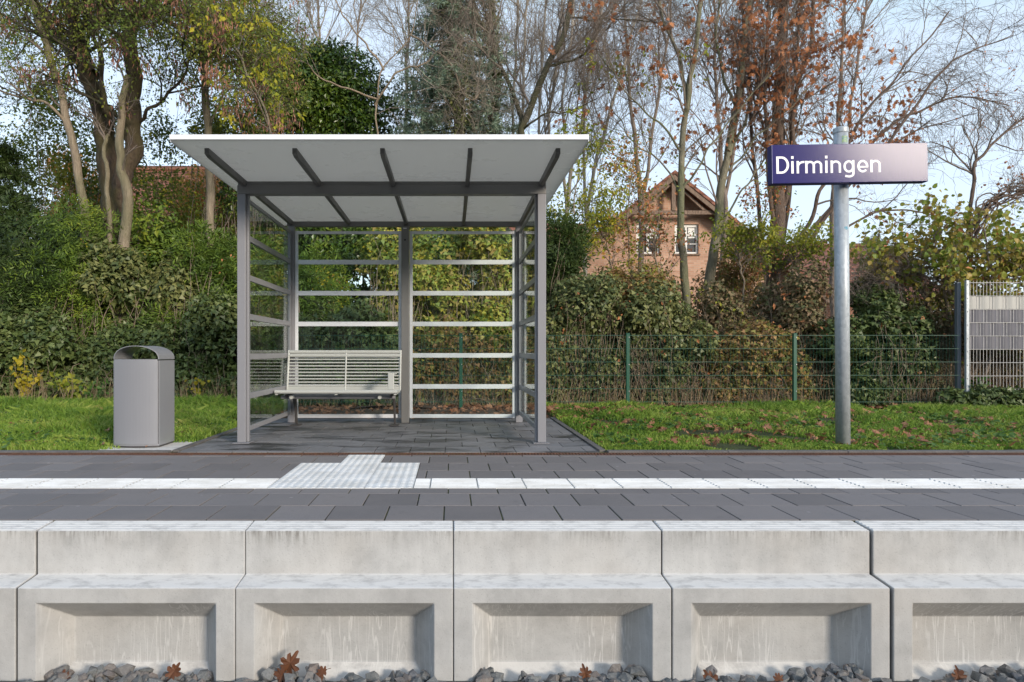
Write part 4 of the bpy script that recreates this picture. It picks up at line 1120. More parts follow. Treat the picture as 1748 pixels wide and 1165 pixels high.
bush('ivy_mound', 'dense dark ivy mound right of the sign pole', 'ivy', pbox(1435, 1600, 462, 9.95, 1.1), LM['ivydark'], 37200, .057, 'ivy', stems=44, stemr=.0045, blobs=34, rb=(.25, .4), extra=[('withered_leaves', LM['oak'], 60, .10, 'oak', 1, (.3, 2))])
bush('bramble_thicket', 'brown twiggy shrub between the ivy mound and the tall grey fence', 'shrub', pbox(1560, 1660, 485, 10.3, .9), LM['brownmix'], 15500, .048, 'kite', stems=220, stemr=.0045, extra=[('yellow_leaves', LM['yelgreen'], 200, .07, 'kite', 6, (.6, 2.4))])
bush('bramble_thicket', 'shadowy shrub behind the lower part of the tall grey fence', 'shrub', pbox(1640, 1800, 500, 10.5, .9), LM['autumn'], 18600, .052, 'kite', stems=220, stemr=.0045)
bush('ivy_thicket', 'small ground ivy clump at the foot of the grey fence post', 'ivy', (7.2, 8.6, 9.35, 9.75, .28), LM['ivydark'], 7750, .056, 'ivy', stems=8, stemr=.0045, blobs=14, rb=(.12, .2), dome=False)

# hazel with big yellow green leaves over the tall fence
def leafy_spread(name, label, cat, base, box, mat, n, size, shape, bark, nl=9, extra=None):
    T = Tree(); x0, x1, y0, y1, z0, z1 = box
    for i in range(nl):
        e = np.array([x0 + (x1 - x0) * (i + .5) / nl, rng.uniform(y0, y1), rng.uniform(z0 + (z1 - z0) * .5, z1)])
        m = (np.array(base) + e) / 2 + np.array([rng.normal() * .15, 0, .35])
        T.limb([base, m, e], .035, .010, 10, .03, dict(n=[7, 5, 4], L=[.75, .4, .22], ang=.8, up=.0, wander=.22, r=[.012, .006, .004], t0=.35))
    T.build(name, label, base, bark, BK['twig'], cat=cat); T.crown(mat, n, size, shape, spread=.07, hang=.7)
    if extra: T.crown(extra[0], extra[1], extra[2], extra[3], name='withered_leaves', spread=.06, hang=.6)
leafy_spread('hazel_shrub', 'shrub with large yellow green leaves hanging above the tall grey fence', 'shrub', (8.3, 10.4, 0), (6.75, 9.8, 9.9, 10.8, 1.6, 2.8), LM['hazel'], 5200, .08, 'round', BK['twig'], 12, (LM['oak'], 160, .10, 'kite'))

# ---------------------------------------------------------------- trees
def PT(Y, *pts): return [W(x, y, Y + (q[0] if q else 0)) for (x, y, *q) in pts]
K_full = dict(n=[9, 7, 6, 4], L=[2.0, 1.0, .5, .28], ang=.75, up=.12, wander=.16, r=[.04, .016, .007, .004], t0=.25)
# 1 big robinia left
T = Tree(); Y = 12.6; kb = dict(n=[10, 8, 6, 3], L=[1.9, .95, .5, .26], ang=.85, up=.0, wander=.2, r=[.045, .016, .007, .004], t0=.2, droop=.04)
T.limb(PT(Y, (208, 600), (205, 480), (200, 380), (190, 300), (180, 240), (176, 180)), .27, .17, 16, .02)
T.limb(PT(Y, (176, 200), (150, 130), (130, 60), (112, -10), (95, -90)), .17, .10, 12, .03, kb)
T.limb(PT(Y, (160, 130, 0), (120, 85, .3), (75, 30, .5), (45, -30, .8)), .13, .07, 12, .03, kb)
T.limb(PT(Y, (200, 340), (222, 270), (228, 200), (226, 120), (224, 40), (222, -40), (215, -120)), .18, .10, 16, .03, kb)
T.limb(PT(Y, (224, 30, 0), (262, 22, -.3), (310, 25, -.5), (370, 45, -.6), (440, 70, -.5)), .085, .04, 14, .03, dict(kb, n=[14, 7, 5, 3], ang=1.0))
T.limb(PT(Y, (140, 45, 0), (175, 38, -.2), (205, 30, -.2), (255, 10, -.3), (300, -20, -.2)), .07, .04, 12, .02, dict(kb, n=[6, 6, 5, 3]))
T.limb(PT(Y, (190, 240), (185, 190, -.4), (172, 120, -.5), (165, 60, -.6), (150, 0, -.6)), .05, .03, 12, .04, kb)
T.limb(PT(Y, (232, 210, 0), (265, 180, -.3), (300, 150, -.5), (335, 100, -.7), (350, 60, -.9)), .035, .015, 12, .04, kb)
T.build('robinia_tree', 'large forked tree with dark mossy trunk and hanging reddish seed pods, left', W(208, 700, Y) * [1, 1, 0], BK['robinia'], BK['dark'])
T.crown(LM['robinia'], 26000, .06, 'kite', spread=.09, hang=.3)
T.crown(LM['yelgreen'], 900, .09, 'kite', name='yellow_leaves', cluster=9, spread=.06, hang=.4)
T.crown(LM['pods'], 5200, .11, 'lance', name='seed_pods', cluster=40, spread=.10, hang=3)
# 2 leaning pale trunk
def slender(label, Y, pts, r0, r1, bark, K, n=16, forks=(), name='slender_tree', group=None, twig=None):
    T = Tree(); T.limb(PT(Y, *pts), r0, r1, n, .015, K)
    for fp, a, b_ in forks: T.limb(PT(Y, *fp), a, b_, 12, .02, K)
    x, y = pts[0][:2]; T.build(name, label, W(x, y, Y) * [1, 1, 0], bark, twig or BK['twig'], group)
    return T
ks = dict(n=[9, 6, 5], L=[1.1, .55, .3], ang=.8, up=.15, wander=.15, r=[.02, .009, .004], t0=.45)
T = slender('slender pale trunk leaning left in front of the big forked tree', 11.9, [(150, 560), (147, 400), (140, 330), (124, 250), (108, 180), (88, 110), (66, 40), (48, -40)], .085, .05, BK['light'], ks, forks=[([(118, 215), (80, 180, -.2), (40, 165, -.3), (-20, 150, -.3)], .03, .015)])
T.crown(LM['robinia'], 1800, .05, 'kite', spread=.08, hang=.3)
T = slender('slender pale trunk rising behind the left corner of the shelter roof', 12.4, [(362, 620), (360, 400), (357, 300), (352, 200), (347, 110), (335, 40), (328, -50)], .085, .055, BK['light'], dict(ks, n=[12, 7, 5], L=[1.3, .6, .3]), forks=[([(352, 180), (345, 60, .3), (352, 0, .4), (356, -50, .4)], .05, .03), ([(356, 220), (385, 160, -.2), (420, 140, -.4), (450, 150, -.5)], .02, .008)])
T.crown(LM['robinia'], 10000, .055, 'kite', spread=.12, hang=.3); T.crown(LM['pods'], 900, .10, 'lance', name='seed_pods', cluster=40, spread=.09, hang=3)
T = slender('pale forked stem standing against the foot of the big forked tree', 11.7, [(205, 560), (213, 400), (216, 330), (205, 270), (207, 200), (218, 130)], .11, .05, BK['light'], dict(ks, n=[4, 4, 3]), forks=[([(190, 440), (183, 330, .1), (178, 260, .2), (186, 230, .3)], .045, .03)])
T = slender('thin yellow leaved sapling reaching over the left edge of the shelter roof', 10.6, [(520, 640), (500, 420), (480, 300), (455, 200), (420, 120), (395, 60)], .03, .010, BK['light'], dict(ks, n=[16, 6, 4], L=[.9, .45, .25], t0=.5, droop=.06), name='yellow_sapling')
T.crown(LM['lime'], 420, .10, 'kite', name='foliage', cluster=7, spread=.05, hang=1.0, region=lambda p: p[2] > 2.6)
T.crown(LM['robinia'], 2600, .05, 'kite', name='green_leaves', spread=.1, hang=.4); T.crown(LM['pods'], 640, .10, 'lance', name='seed_pods', cluster=35, spread=.09, hang=3)
# left conifer
def conifer(name, label, base, h, rad, mat, nb, sz, bark, spray=16, droop=.25, z0=.4, top=None, lay=None, cull=None):
    g = Geo(); pl = []; base = np.array(base, float); PP = []; DD = []; NN = []
    pl2 = [(np.array([base + [0, 0, h * t] for t in np.linspace(0, 1, 10)]), np.linspace(.14, .03, 10))]
    for i in range(nb):
        t = rng.random() ** .9; z = z0 + (h - z0) * t; L = rad * (1 - t) ** .75 * rng.uniform(.6, 1.15) + .15
        a = rng.uniform(0, 2 * math.pi); d = np.array([math.cos(a), math.sin(a), 0]); m = 7
        q = np.array([base + [0, 0, z] + d * L * s + np.array([0, 0, L * (-droop * s + .25 * droop * s * s * s)]) for s in np.linspace(0, 1, m)]) + rng.normal(size=(m, 3)) * .015
        pl.append((q, np.linspace(.02, .004, m)))
        ns = int(10 + L * 14)
        for _ in range(ns):
            s = rng.uniform(.15, 1) * (m - 1); j = min(int(s), m - 2); p = q[j] + (q[j + 1] - q[j]) * (s - j)
            sd = unit(d * .6 + rdir(1)[0] * .9 + np.array([0, 0, -.45])); ll = rng.uniform(.12, .34)
            tt = np.linspace(0, 1, spray)[:, None]; PP.append(p + sd * ll * tt); DD.append(np.repeat(sd[None], spray, 0) * .5 + rdir(spray) * .9); NN.append(rdir(spray) + np.array([0, 0, 1]))
    P = np.concatenate(PP); D = np.concatenate(DD); N = np.concatenate(NN)
    root = empty(name, base * [1, 1, 0], label, 'tree')
    leaves(g, P, D, N, sz * rng.uniform(.7, 1.3, len(P)), 'lance', .1); g.build('foliage', mat, root, root.location)
    g = Geo(); tubes(g, pl2, 8); g.build('trunk', bark, root, root.location, smooth=True)
    g = Geo(); tubes(g, pl, 4); g.build('branches', bark, root, root.location, smooth=True)
conifer('conifer_tree', 'dark green conifer with browning tips at the left edge', W(-5, 600, 13.5) * [1, 1, 0], 5.3, 1.9, LM['yewdark'], 150, .10, BK['dark'])
conifer('blue_spruce', 'tall blue green spruce with drooping sprays above the shelter roof', W(785, 600, 13.7) * [1, 1, 0], 10.5, 2.2, LM['spruce'], 300, .085, BK['dark'], droop=.30, spray=18)
conifer('conifer_tree', 'small hazy conifer far off right of the sign pole', W(1500, 600, 26) * [1, 1, 0], 5.6, 1.5, LM['spruce'], 60, .16, BK['dark'], spray=8)
# dense evergreen behind the roof
bush('leafy_tree', 'loose green and yellow crown filling the gap behind the big forked tree, far left', 'tree', pbox(-60, 215, 105, 14.6, 1.6), LM['robinia'], 20000, .075, 'kite', blobs=60, rb=(.35, .6), stems=60, bark=BK['twig'], stemr=.012, zmin=3.0)
bush('leafy_tree', 'loose green crown with yellow tips just left of the shelter roof corner', 'tree', pbox(170, 440, 150, 14.0, 1.4), LM['robinia'], 17000, .07, 'kite', blobs=56, rb=(.3, .55), stems=60, bark=BK['twig'], stemr=.012, zmin=2.8, extra=[('yellow_leaves', LM['lime'], 700, .08, 'kite', 8, (3.0, 7))])
bush('leafy_tree', 'high thin green crown above the left half of the shelter roof', 'tree', pbox(300, 500, -40, 14.3, 1.4), LM['robinia'], 9000, .07, 'kite', blobs=40, rb=(.3, .6), stems=30, bark=BK['twig'], stemr=.012, zmin=6.0)
bush('evergreen_tree', 'dense dark evergreen tree rounded above the left half of the shelter roof', 'tree', pbox(380, 680, 30, 14.2, 2.0), LM['laurel'], 100000, .085, 'kite', blobs=90, rb=(.4, .7), stems=30, bark=BK['dark'], stemr=.03, zmin=3.0)
bush('evergreen_shrub', 'grey green evergreen between the dark rounded tree and the blue spruce', 'shrub', pbox(620, 730, 130, 14.6, 1.2), LM['ivydark'], 22000, .08, 'kite', blobs=40, rb=(.25, .45), stems=30, bark=BK['dark'], stemr=.02)
# ivy clad trunks
def ivy_trunk(label, Y, pts, r, mat, n, K, name='ivy_clad_tree', bark=None):
    T = Tree(); P = T.limb(PT(Y, *pts), r, r * .6, 18, .03, K)
    T.build(name, label, W(pts[0][0], pts[0][1], Y) * [1, 1, 0], bark or BK['dark'], BK['twig'])
    i = rng.integers(0, 17, n); f = rng.random(n)[:, None]; c = P[i] * (1 - f) + P[i + 1] * f; d = rdir(n); d[:, 2] *= .3; d = unit(d)
    g = Geo(); leaves(g, c + d * (r * rng.uniform(1.0, 2.0, n))[:, None] + rng.normal(size=(n, 3)) * .04, rdir(n) + np.array([0, 0, -.8]), d + rdir(n) * .5, .07 * rng.uniform(.6, 1.2, n), 'ivy'); g.build('ivy', mat, T.root, T.loc)
    return T
kt = dict(n=[10, 8, 6, 5], L=[1.9, 1.0, .5, .28], ang=.8, up=.15, wander=.17, r=[.03, .013, .006, .004], t0=.35)
ivy_trunk('ivy clad trunk with green leaves rising inside the blue spruce', 13.3, [(780, 600), (782, 400), (785, 230), (775, 100), (768, 0), (765, -80)], .15, LM['ivy'], 3500, dict(kt, n=[4, 3, 3]))
ivy_trunk('thin ivy clad trunk between the blue spruce and the curved bare tree', 13.8, [(838, 600), (840, 330), (842, 230), (845, 150), (838, 60), (842, -50)], .085, LM['ivy'], 2200, dict(kt, n=[6, 5, 4, 3]))
# curved dark branch tree
T = Tree(); Y = 12.8
T.limb(PT(Y, (905, 600), (900, 400), (893, 260), (893, 215), (912, 170), (934, 110), (958, 70), (972, 20), (982, -60)), .075, .05, 18, .01, dict(kt, n=[9, 8, 6, 4], t0=.4))
T.limb(PT(Y, (937, 112), (965, 105, .2), (995, 95, .2), (1015, 62, .3), (1040, 20, .3)), .03, .012, 10, .02, kt)
T.limb(PT(Y, (970, 30), (1005, 33, -.2), (1050, 30, -.3), (1110, 38, -.4)), .02, .009, 10, .02, kt)
T.limb(PT(Y, (895, 220), (925, 195, -.3), (975, 190, -.3), (1020, 168, -.3)), .022, .008, 10, .02, kt)
T.limb(PT(Y, (895, 215), (870, 150, .3), (830, 60, .3), (800, -20, .3)), .05, .02, 10, .02, kt)
T.build('bare_tree', 'bare tree with a dark S curved limb above the right end of the shelter roof', W(905, 600, Y) * [1, 1, 0], BK['dark'], BK['twig'])
T.crown(LM['yelgreen'], 260, .09, 'kite', name='yellow_leaves', cluster=6, spread=.08, region=lambda p: p[2] < 6.4)
# birches, many fine twigs
for (xa, xt, Yb, lb) in ((880, 905, 15.5, 'pale thin birch stem nearest the blue spruce'), (925, 965, 16.0, 'pale birch with fine twigs behind the S curved limb'), (965, 1040, 15.2, 'pale birch leaning right over the shelter roof corner'), (1000, 1110, 16.4, 'fine twigged birch highest between the shelter and the house gable'),):
    T = Tree(); kk = dict(n=[14, 9, 7, 4], L=[2.1, 1.2, .7, .36], ang=.55, up=.2, wander=.14, r=[.018, .009, .005, .0035], t0=.25, rmin=.002)
    T.limb(PT(Yb, (xa, 600), (xa + 4, 350), ((xa + xt) / 2, 150), (xt, -60)), .06, .02, 16, .02, kk)
    T.limb(PT(Yb, (xa + 3, 380), (xa - 4, 200), (xa + (xt - xa) * .2, 0), (xa + 10, -80)), .04, .015, 14, .02, dict(kk, n=[9, 7, 5, 4]))
    T.build('birch_tree', lb, W(xa, 600, Yb) * [1, 1, 0], BK['birch'], BK['twigl'])
# bare twiggy tree behind the evergreen and spruce
T = Tree(); Y = 13.0
for pts in ([(660, 600), (650, 300), (640, 190), (655, 120), (700, 60), (720, -30)], [(640, 180), (680, 125, -.3), (730, 105, -.4), (770, 60, -.4)], [(655, 120), (620, 70), (580, 20), (560, -40)], [(645, 170), (590, 150, -.3), (530, 120, -.5), (480, 60, -.6)], [(700, 60), (760, 100, -.4), (800, 170, -.5), (830, 150, -.5)]):
    T.limb(PT(Y, *pts), .022, .008, 14, .02, dict(kt, n=[9, 8, 6, 4], wander=.2, r=[.013, .008, .005, .004]))
T.build('bare_tree', 'bare crooked tree tangling between the dark evergreen and the blue spruce', W(660, 600, Y) * [1, 1, 0], BK['stem'], BK['twigl'])
# slim trees in front of the house
ko = dict(n=[9, 6, 5, 3], L=[1.5, .8, .4, .24], ang=.6, up=.28, wander=.12, r=[.02, .009, .0045, .0032], t0=.35)
T = slender('slim grey trunk dividing the view of the two house windows', 12.0, [(1172, 560), (1168, 450), (1163, 380), (1165, 270), (1172, 170), (1185, 90), (1202, -40)], .075, .035, BK['green'], ko, forks=[([(1172, 170), (1160, 95, .1), (1130, 30, .2), (1118, -40, .2)], .035, .02), ([(1163, 260), (1130, 215, -.2), (1070, 160, -.3), (1020, 90, -.4)], .022, .008), ([(1165, 330), (1195, 280, -.2), (1250, 200, -.3), (1330, 110, -.3)], .022, .01), ([(1158, 330), (1130, 280, .2), (1080, 240, .2), (1040, 170, .2)], .018, .008)])
T.crown(LM['oak'], 520, .11, 'oak', spread=.05, hang=.8, cluster=5, region=lambda p: p[2] > 4)
T = slender('slim grey trunk leaning right between the house and the sign', 12.3, [(1205, 600), (1210, 470), (1222, 400), (1232, 320), (1245, 240), (1262, 150), (1272, 50), (1290, -50)], .10, .04, BK['green'], ko, forks=[([(1240, 270), (1275, 200, .2), (1300, 110, .2), (1315, 20, .2)], .03, .015), ([(1235, 300), (1290, 240, -.2), (1340, 190, -.4), (1400, 130, -.4)], .02, .01), ([(1255, 180), (1230, 110), (1225, 40), (1235, -40)], .03, .015), ([(1225, 390), (1265, 330), (1300, 280), (1330, 250)], .02, .01)])
T.crown(LM['oak'], 1500, .10, 'oak', spread=.08, hang=.8, cluster=3)
# oak at the sign with long right hand sweeps
T = Tree(); Y = 12.4; kk = dict(n=[10, 6, 4, 4], L=[1.4, .85, .5, .3], ang=.7, up=.06, wander=.2, r=[.02, .009, .005, .0035], t0=.3, droop=.03, rmin=.0019)
T.limb(PT(Y, (1318, 640), (1318, 480), (1325, 380), (1328, 260), (1330, 150), (1335, 50), (1338, -60)), .15, .085, 18, .015, dict(ko, n=[16, 7, 5, 3], ang=.8, L=[1.2, .6, .35, .2]))
T.limb(PT(Y, (1322, 400), (1350, 300, -.1), (1352, 200, -.2), (1380, 80, -.2), (1395, -40, -.2)), .05, .03, 14, .02, kk)
T.limb(PT(Y, (1325, 470), (1370, 400, -.2), (1400, 330, -.4), (1450, 240, -.5), (1520, 140, -.5), (1620, 20, -.4)), .045, .012, 16, .02, dict(kk, n=[13, 6, 4, 4]))
T.limb(PT(Y, (1330, 460), (1380, 410, -.2), (1440, 330, -.4), (1520, 240, -.4), (1600, 130, -.3), (1650, 90, -.3), (1730, 60, -.2)), .045, .008, 18, .02, dict(kk, n=[15, 6, 5, 4]))
T.limb(PT(Y, (1335, 450), (1420, 350, .2), (1500, 230, .2), (1570, 190, .2), (1640, 165, .2), (1720, 180, .2)), .04, .008, 16, .02, dict(kk, n=[14, 6, 5, 4], droop=.09))
T.limb(PT(Y, (1328, 470), (1400, 420, -.3), (1480, 370, -.4), (1560, 360, -.4), (1640, 385, -.4)), .03, .008, 14, .02, dict(kk, n=[11, 6, 4, 3], up=0))
T.limb(PT(Y, (1326, 300), (1300, 210), (1270, 130), (1250, 40)), .03, .01, 12, .02, kk)
for q in ([(1318, 500), (1300, 380, .1), (1285, 240, .2), (1276, 100, .2), (1262, -50, .2)], [(1326, 480), (1348, 330, .15), (1352, 180, .2), (1362, 60, .25), (1372, -50, .3)], [(1320, 430), (1312, 300, -.15), (1306, 150, -.2), (1312, 20, -.2), (1316, -50, -.2)]): T.limb(PT(Y, *q), .04, .02, 14, .02, dict(ko, n=[12, 7, 5, 3], L=[1.2, .7, .4, .22]))
T.build('oak_tree', 'rough barked oak with rusty leaves and long bare limbs behind the sign', W(1318, 640, Y) * [1, 1, 0], BK['oakb'], BK['twig'])
T.crown(LM['oak'], 1900, .10, 'oak', spread=.10, hang=.9, cluster=3, region=lambda p: abs((p[0] / p[1] * F + VX) - 1335) < 190 and p[2] > 2.9)
T.crown(LM['oak'], 300, .10, 'oak', name='far_leaves', spread=.10, hang=.9, cluster=6, region=lambda p: 1440 < (p[0] / p[1] * F + VX) < 1560 and 150 < HY - (p[2] - HC) / p[1] * F < 260)
# thin tree at right edge with orange buds
T = slender('thin budding tree with small orange leaves at the right edge', 10.9, [(1655, 600), (1657, 450), (1658, 330), (1665, 285), (1690, 250), (1730, 215), (1790, 180)], .035, .014, BK['oakb'], dict(ks, n=[9, 5, 3], up=.35, t0=.4), forks=[([(1666, 285), (1670, 220, 0), (1685, 195, 0)], .012, .004), ([(1700, 245), (1750, 262, 0), (1800, 262, 0)], .010, .004)], name='sapling')
T.crown(LM['oak'], 330, .045, 'kite', spread=.02, hang=.3)
# arching dead vine at right
T = Tree(); Y = 10.6
for q in range(16): T.limb(PT(Y, (1650 + rng.uniform(-20, 20), 420), (1680 + rng.uniform(-12, 12), 360 + rng.uniform(-12, 12)), (1715, 335 + rng.uniform(-14, 14)), (1790, 320 + rng.uniform(-14, 14)), (1850, 340)), .012, .008, 12, .04, dict(ks, n=[6, 4, 3], L=[.5, .3, .2], ang=1.0))
T.build('climbing_vine', 'arching tangle of brown vine at the right edge above the hazel', W(1700, 600, Y) * [1, 1, 0], BK['oakb'], BK['twig'], cat='vine')
T.crown(LM['oak'], 420, .05, 'round', spread=.05, hang=.5)
# dead twig dome over the ivy mound
T = Tree(); Y = 10.4
for q in range(14):
    xx = rng.uniform(1440, 1620); T.limb(PT(Y, (xx, 620), (xx + rng.uniform(-20, 20), 520), (xx + rng.uniform(-45, 45), 462 + rng.uniform(-8, 20)), (xx + rng.uniform(-90, 90), 470 + rng.uniform(0, 30))), .01, .004, 12, .03, dict(ks, n=[9, 6, 4], L=[.5, .3, .18], ang=.9, up=-.05))
T.build('dead_shrub', 'dome of dead brown twigs behind the dark ivy mound', W(1530, 600, Y) * [1, 1, 0], BK['twig'], BK['twig'], cat='shrub')
# copper beeches left behind
bush('copper_beech', 'orange leaved beech glowing behind the big forked trunk, left', 'tree', pbox(40, 200, 232, 18.5, 2.0), LM['beech'], 15000, .11, 'kite', blobs=44, rb=(.4, .7), stems=20, bark=BK['dark'], stemr=.03, zmin=2.6)
bush('copper_beech', 'orange leaved beech behind the slender trunk left of the shelter roof', 'tree', pbox(215, 450, 268, 17.5, 2.0), LM['beech'], 15000, .10, 'kite', blobs=44, rb=(.4, .7), stems=20, bark=BK['dark'], stemr=.03, zmin=2.6)
# loose screen of undergrowth before the house, and pale bare trees farther back
bush('bramble_thicket', 'loose tall undergrowth veiling the lower wall of the brick house', 'shrub', pbox(1000, 1190, 425, 13.2, 1.2), LM['autumn'], 9000, .075, 'kite', stems=120, stemr=.006, blobs=46, rb=(.3, .5), zmin=.8, extra=[('yellow_leaves', LM['yelgreen'], 500, .08, 'kite', 5, (1.2, 3.4))])
bush('bramble_thicket', 'loose tall undergrowth between the leaning grey trunk and the oak', 'shrub', pbox(1180, 1350, 415, 13.2, 1.2), LM['autumn'], 9000, .075, 'kite', stems=120, stemr=.006, blobs=46, rb=(.3, .5), zmin=.8, extra=[('withered_leaves', LM['oak'], 260, .09, 'kite', 3, (1.2, 3.4))])
for (xa, xt, Yb, lb, br) in ((1090, 1060, 17.5, 'far bare tree with reddish fine twigs left of the house gable', 'twig'), (1230, 1215, 18.0, 'far bare tree with fine twigs rising behind the house gable side', 'twig'), (1420, 1450, 17.0, 'far bare tree with fine twigs behind the sign board', 'twig'), (560, 540, 18.5, 'far bare tree with fine twigs above the dark rounded evergreen', 'twigl'), (690, 700, 18.5, 'far bare tree with pale twigs left of the blue spruce', 'twigl')):
    T = Tree(); kk = dict(n=[15, 9, 7, 5], L=[2.6, 1.4, .8, .42], ang=.6, up=.15, wander=.16, r=[.02, .010, .006, .004], t0=.3, rmin=.0022)
    T.limb(PT(Yb, (xa, 600), (xa + 4, 350), ((xa + xt) / 2, 150), (xt, -60)), .09, .02, 16, .03, kk)
    T.limb(PT(Yb, (xa + 2, 380), (xa + 30, 200), (xa + 55, 20), (xa + 60, -80)), .05, .015, 14, .03, dict(kk, n=[9, 7, 6, 5]))
    T.build('bare_tree', lb, W(xa, 600, Yb) * [1, 1, 0], BK['twig'], BK[br])
# small green saplings before the house
for (xx, yt, Yb, lb, mt) in ((985, 250, 11.6, 'small sapling with sparse yellow leaves beside the shelter roof corner', 'yelgreen'), (1075, 270, 11.8, 'small sapling with orange and yellow leaves left of the house gable', 'beech'), (1265, 415, 11.4, 'low yellow green sapling right of the leaning grey trunk', 'yelgreen'), (1120, 360, 11.7, 'thin sapling with drab orange leaves in front of the left house window', 'oak'), (1300, 340, 12.0, 'thin orange leaved sapling beside the oak, over the right slope of the house roof', 'oak'), (1040, 330, 11.9, 'sparse green and yellow sapling left of the house gable foot', 'lime'), (1360, 430, 11.6, 'small yellow leaved sapling at the foot of the oak', 'yelgreen')):
    T = slender(lb, Yb, [(xx, 620), (xx + 4, 480), (xx - 4, (480 + yt) / 2), (xx + 6, yt)], .02, .007, BK['stem'], dict(ks, n=[14, 5, 4], L=[.8, .4, .22], t0=.3, ang=.9), name='sapling')
    T.crown(LM[mt], 500 if mt in ('beech', 'oak') else 1100, .075, 'kite', spread=.05, hang=.5); T.crown(LM['robinia'], 500, .06, 'kite', name='green_leaves', spread=.07, hang=.4)
# backdrop wood, far and countless
g = Geo(); n = 26000
x = rng.uniform(-60, 70, n); y = rng.uniform(48, 60, n); zt = 3.0 + 1.6 * np.sin(x * .3) + 1.0 * np.sin(x * .9 + 1)
z = rng.random(n) * zt
leaves(g, np.stack([x, y, z], 1), rdir(n), rdir(n) + np.array([0, -1, .5]), .6 * rng.uniform(.5, 1.2, n), 'kite')
tag(g.build('distant_wood', LM['autumn']), kind='stuff', label='distant band of autumn trees beyond the houses', cat='wood')

# small plants at the hedge foot
def sprig(name, label, cat, p, h, n, size, mat, shape='kite'):
    p = np.array(p, float); root = empty(name, p, label, cat); pl = []; P = []; D = []
    for _ in range(7):
        e = p + np.array([rng.normal() * .12, rng.normal() * .08, h * rng.uniform(.6, 1)]); q = spline([p, (p + e) / 2 + rng.normal(size=3) * .03, e], 6); pl.append((q, np.linspace(.005, .0025, 6)))
        for _ in range(n // 7): j = rng.integers(2, 6); P.append(q[j] + rng.normal(size=3) * .03); D.append(unit(rng.normal(size=3) + np.array([0, -.3, -.2])))
    g = Geo(); tubes(g, pl, 4); g.build('stems', BK['stem'], root, p)
    g = Geo(); leaves(g, np.array(P), np.array(D), rdir(len(P)) + np.array([0, -.8, .8]), size * rng.uniform(.7, 1.2, len(P)), shape); g.build('foliage', mat, root, p)
sprig('young_shrub', 'young shrub with bright yellow leaves at the hedge foot near the left edge', 'shrub', W(42, 668, 10.3) * [1, 1, 0], .78, 110, .085, LM['yellow'], 'round')
sprig('young_shrub', 'small glossy green plant with whorled leaves left of the litter bin', 'shrub', W(120, 665, 10.0) * [1, 1, 0], .50, 90, .12, LM['yelgreen'])
sprig('young_shrub', 'low green sprig touching the left side of the litter bin', 'shrub', W(155, 668, 9.8) * [1, 1, 0], .42, 60, .09, LM['weeds'])
sprig('young_shrub', 'tiny plant with yellow and orange leaves right of the litter bin', 'shrub', W(338, 668, 10.2) * [1, 1, 0], .50, 40, .07, LM['yellow'], 'round')
sprig('young_shrub', 'pale green ragged plant behind the bars of the tall grey fence', 'shrub', W(1668, 690, 9.95) * [1, 1, 0], .5, 90, .09, LM['weeds'], 'ivy')
# dry stalks under hedge
def stalks(name, label, n, xr, yr, hgt):
    x = rng.uniform(*xr, n); y = rng.uniform(*yr, n); P = np.stack([x, y, np.full(n, -.02)], 1); D = np.stack([rng.normal(size=n) * .35, rng.normal(size=n) * .2, np.ones(n)], 1)
    g = Geo(); h = hgt * rng.uniform(.4, 1.2, n); k = unit(D)
    V = np.stack([P - [.004, 0, 0], P + [.004, 0, 0], P + k * h[:, None] + [.0015, 0, 0], P + k * h[:, None] - [.0015, 0, 0]], 1)
    g.add(V.reshape(-1, 3), np.arange(n)[:, None] * 4 + np.arange(4)); tag(g.build(name, LM['drygrass']), kind='stuff', label=label, cat='dry stalks')
stalks('dry_stalks', 'dry brown stalks standing along the foot of the left hedge', 400, (-8, -3), (9.6, 10.4), .45)
stalks('dry_stalks', 'dry brown stalks tangled behind the green mesh fence', 700, (-2.4, 8), (9.85, 10.3), .42)

# ---------------------------------------------------------------- lawn
def grass_patch(n, xr, yr, hf, wid=.0045):
    x = rng.uniform(*xr, n); y = rng.uniform(yr[0], yr[1], n)
    # tufts
    nt_ = n // 14; tx = rng.uniform(*xr, nt_); ty = rng.uniform(*yr, nt_); i = rng.integers(0, nt_, n); m = rng.random(n) < .6
    x[m] = tx[i[m]] + rng.normal(size=m.sum()) * .03; y[m] = ty[i[m]] + rng.normal(size=m.sum()) * .03
    ok = (y > yr[0] - .02) & (x > xr[0] - .02) & (x < xr[1] + .02); x, y = x[ok], y[ok]; n = len(x)
    den = np.array([mnoise.noise(Vector((a * 1.4, b * 1.4, 0))) for a, b in zip(x, y)])
    ok = den > -.24 + .0 * x; x, y, den = x[ok], y[ok], den[ok]; n = len(x)
    h = hf(y) * (1 + 1.0 * den) * rng.uniform(.5, 1.35, n)
    lean = rng.normal(size=(n, 2)) * .55
    P = np.stack([x, y, np.full(n, -.02)], 1); a = rng.uniform(0, math.pi, n); S_ = np.stack([np.cos(a), np.sin(a), 0 * a], 1) * (wid * rng.uniform(.7, 1.5, n))[:, None]
    Mi = P + np.stack([lean[:, 0] * h * .3, lean[:, 1] * h * .3, h * .6 + .02], 1); Ti = P + np.stack([lean[:, 0] * h, lean[:, 1] * h, h * .88 + .02], 1)
    return P, S_, Mi, Ti
def grass(name, label, parts):
    g = Geo()
    for p in parts:
        P, S_, Mi, Ti = grass_patch(*p); n = len(P)
        V = np.stack([P - S_, P + S_, Mi + S_ * .8, Ti, Mi - S_ * .8], 1); g.add(V.reshape(-1, 3), np.arange(n)[:, None] * 5 + np.arange(5))
    tag(g.build(name, LM['grass']), kind='stuff', label=label, cat='grass')
hfL = lambda y: .04 + .085 * np.clip((y - 5.9) / 2.5, 0, 1)
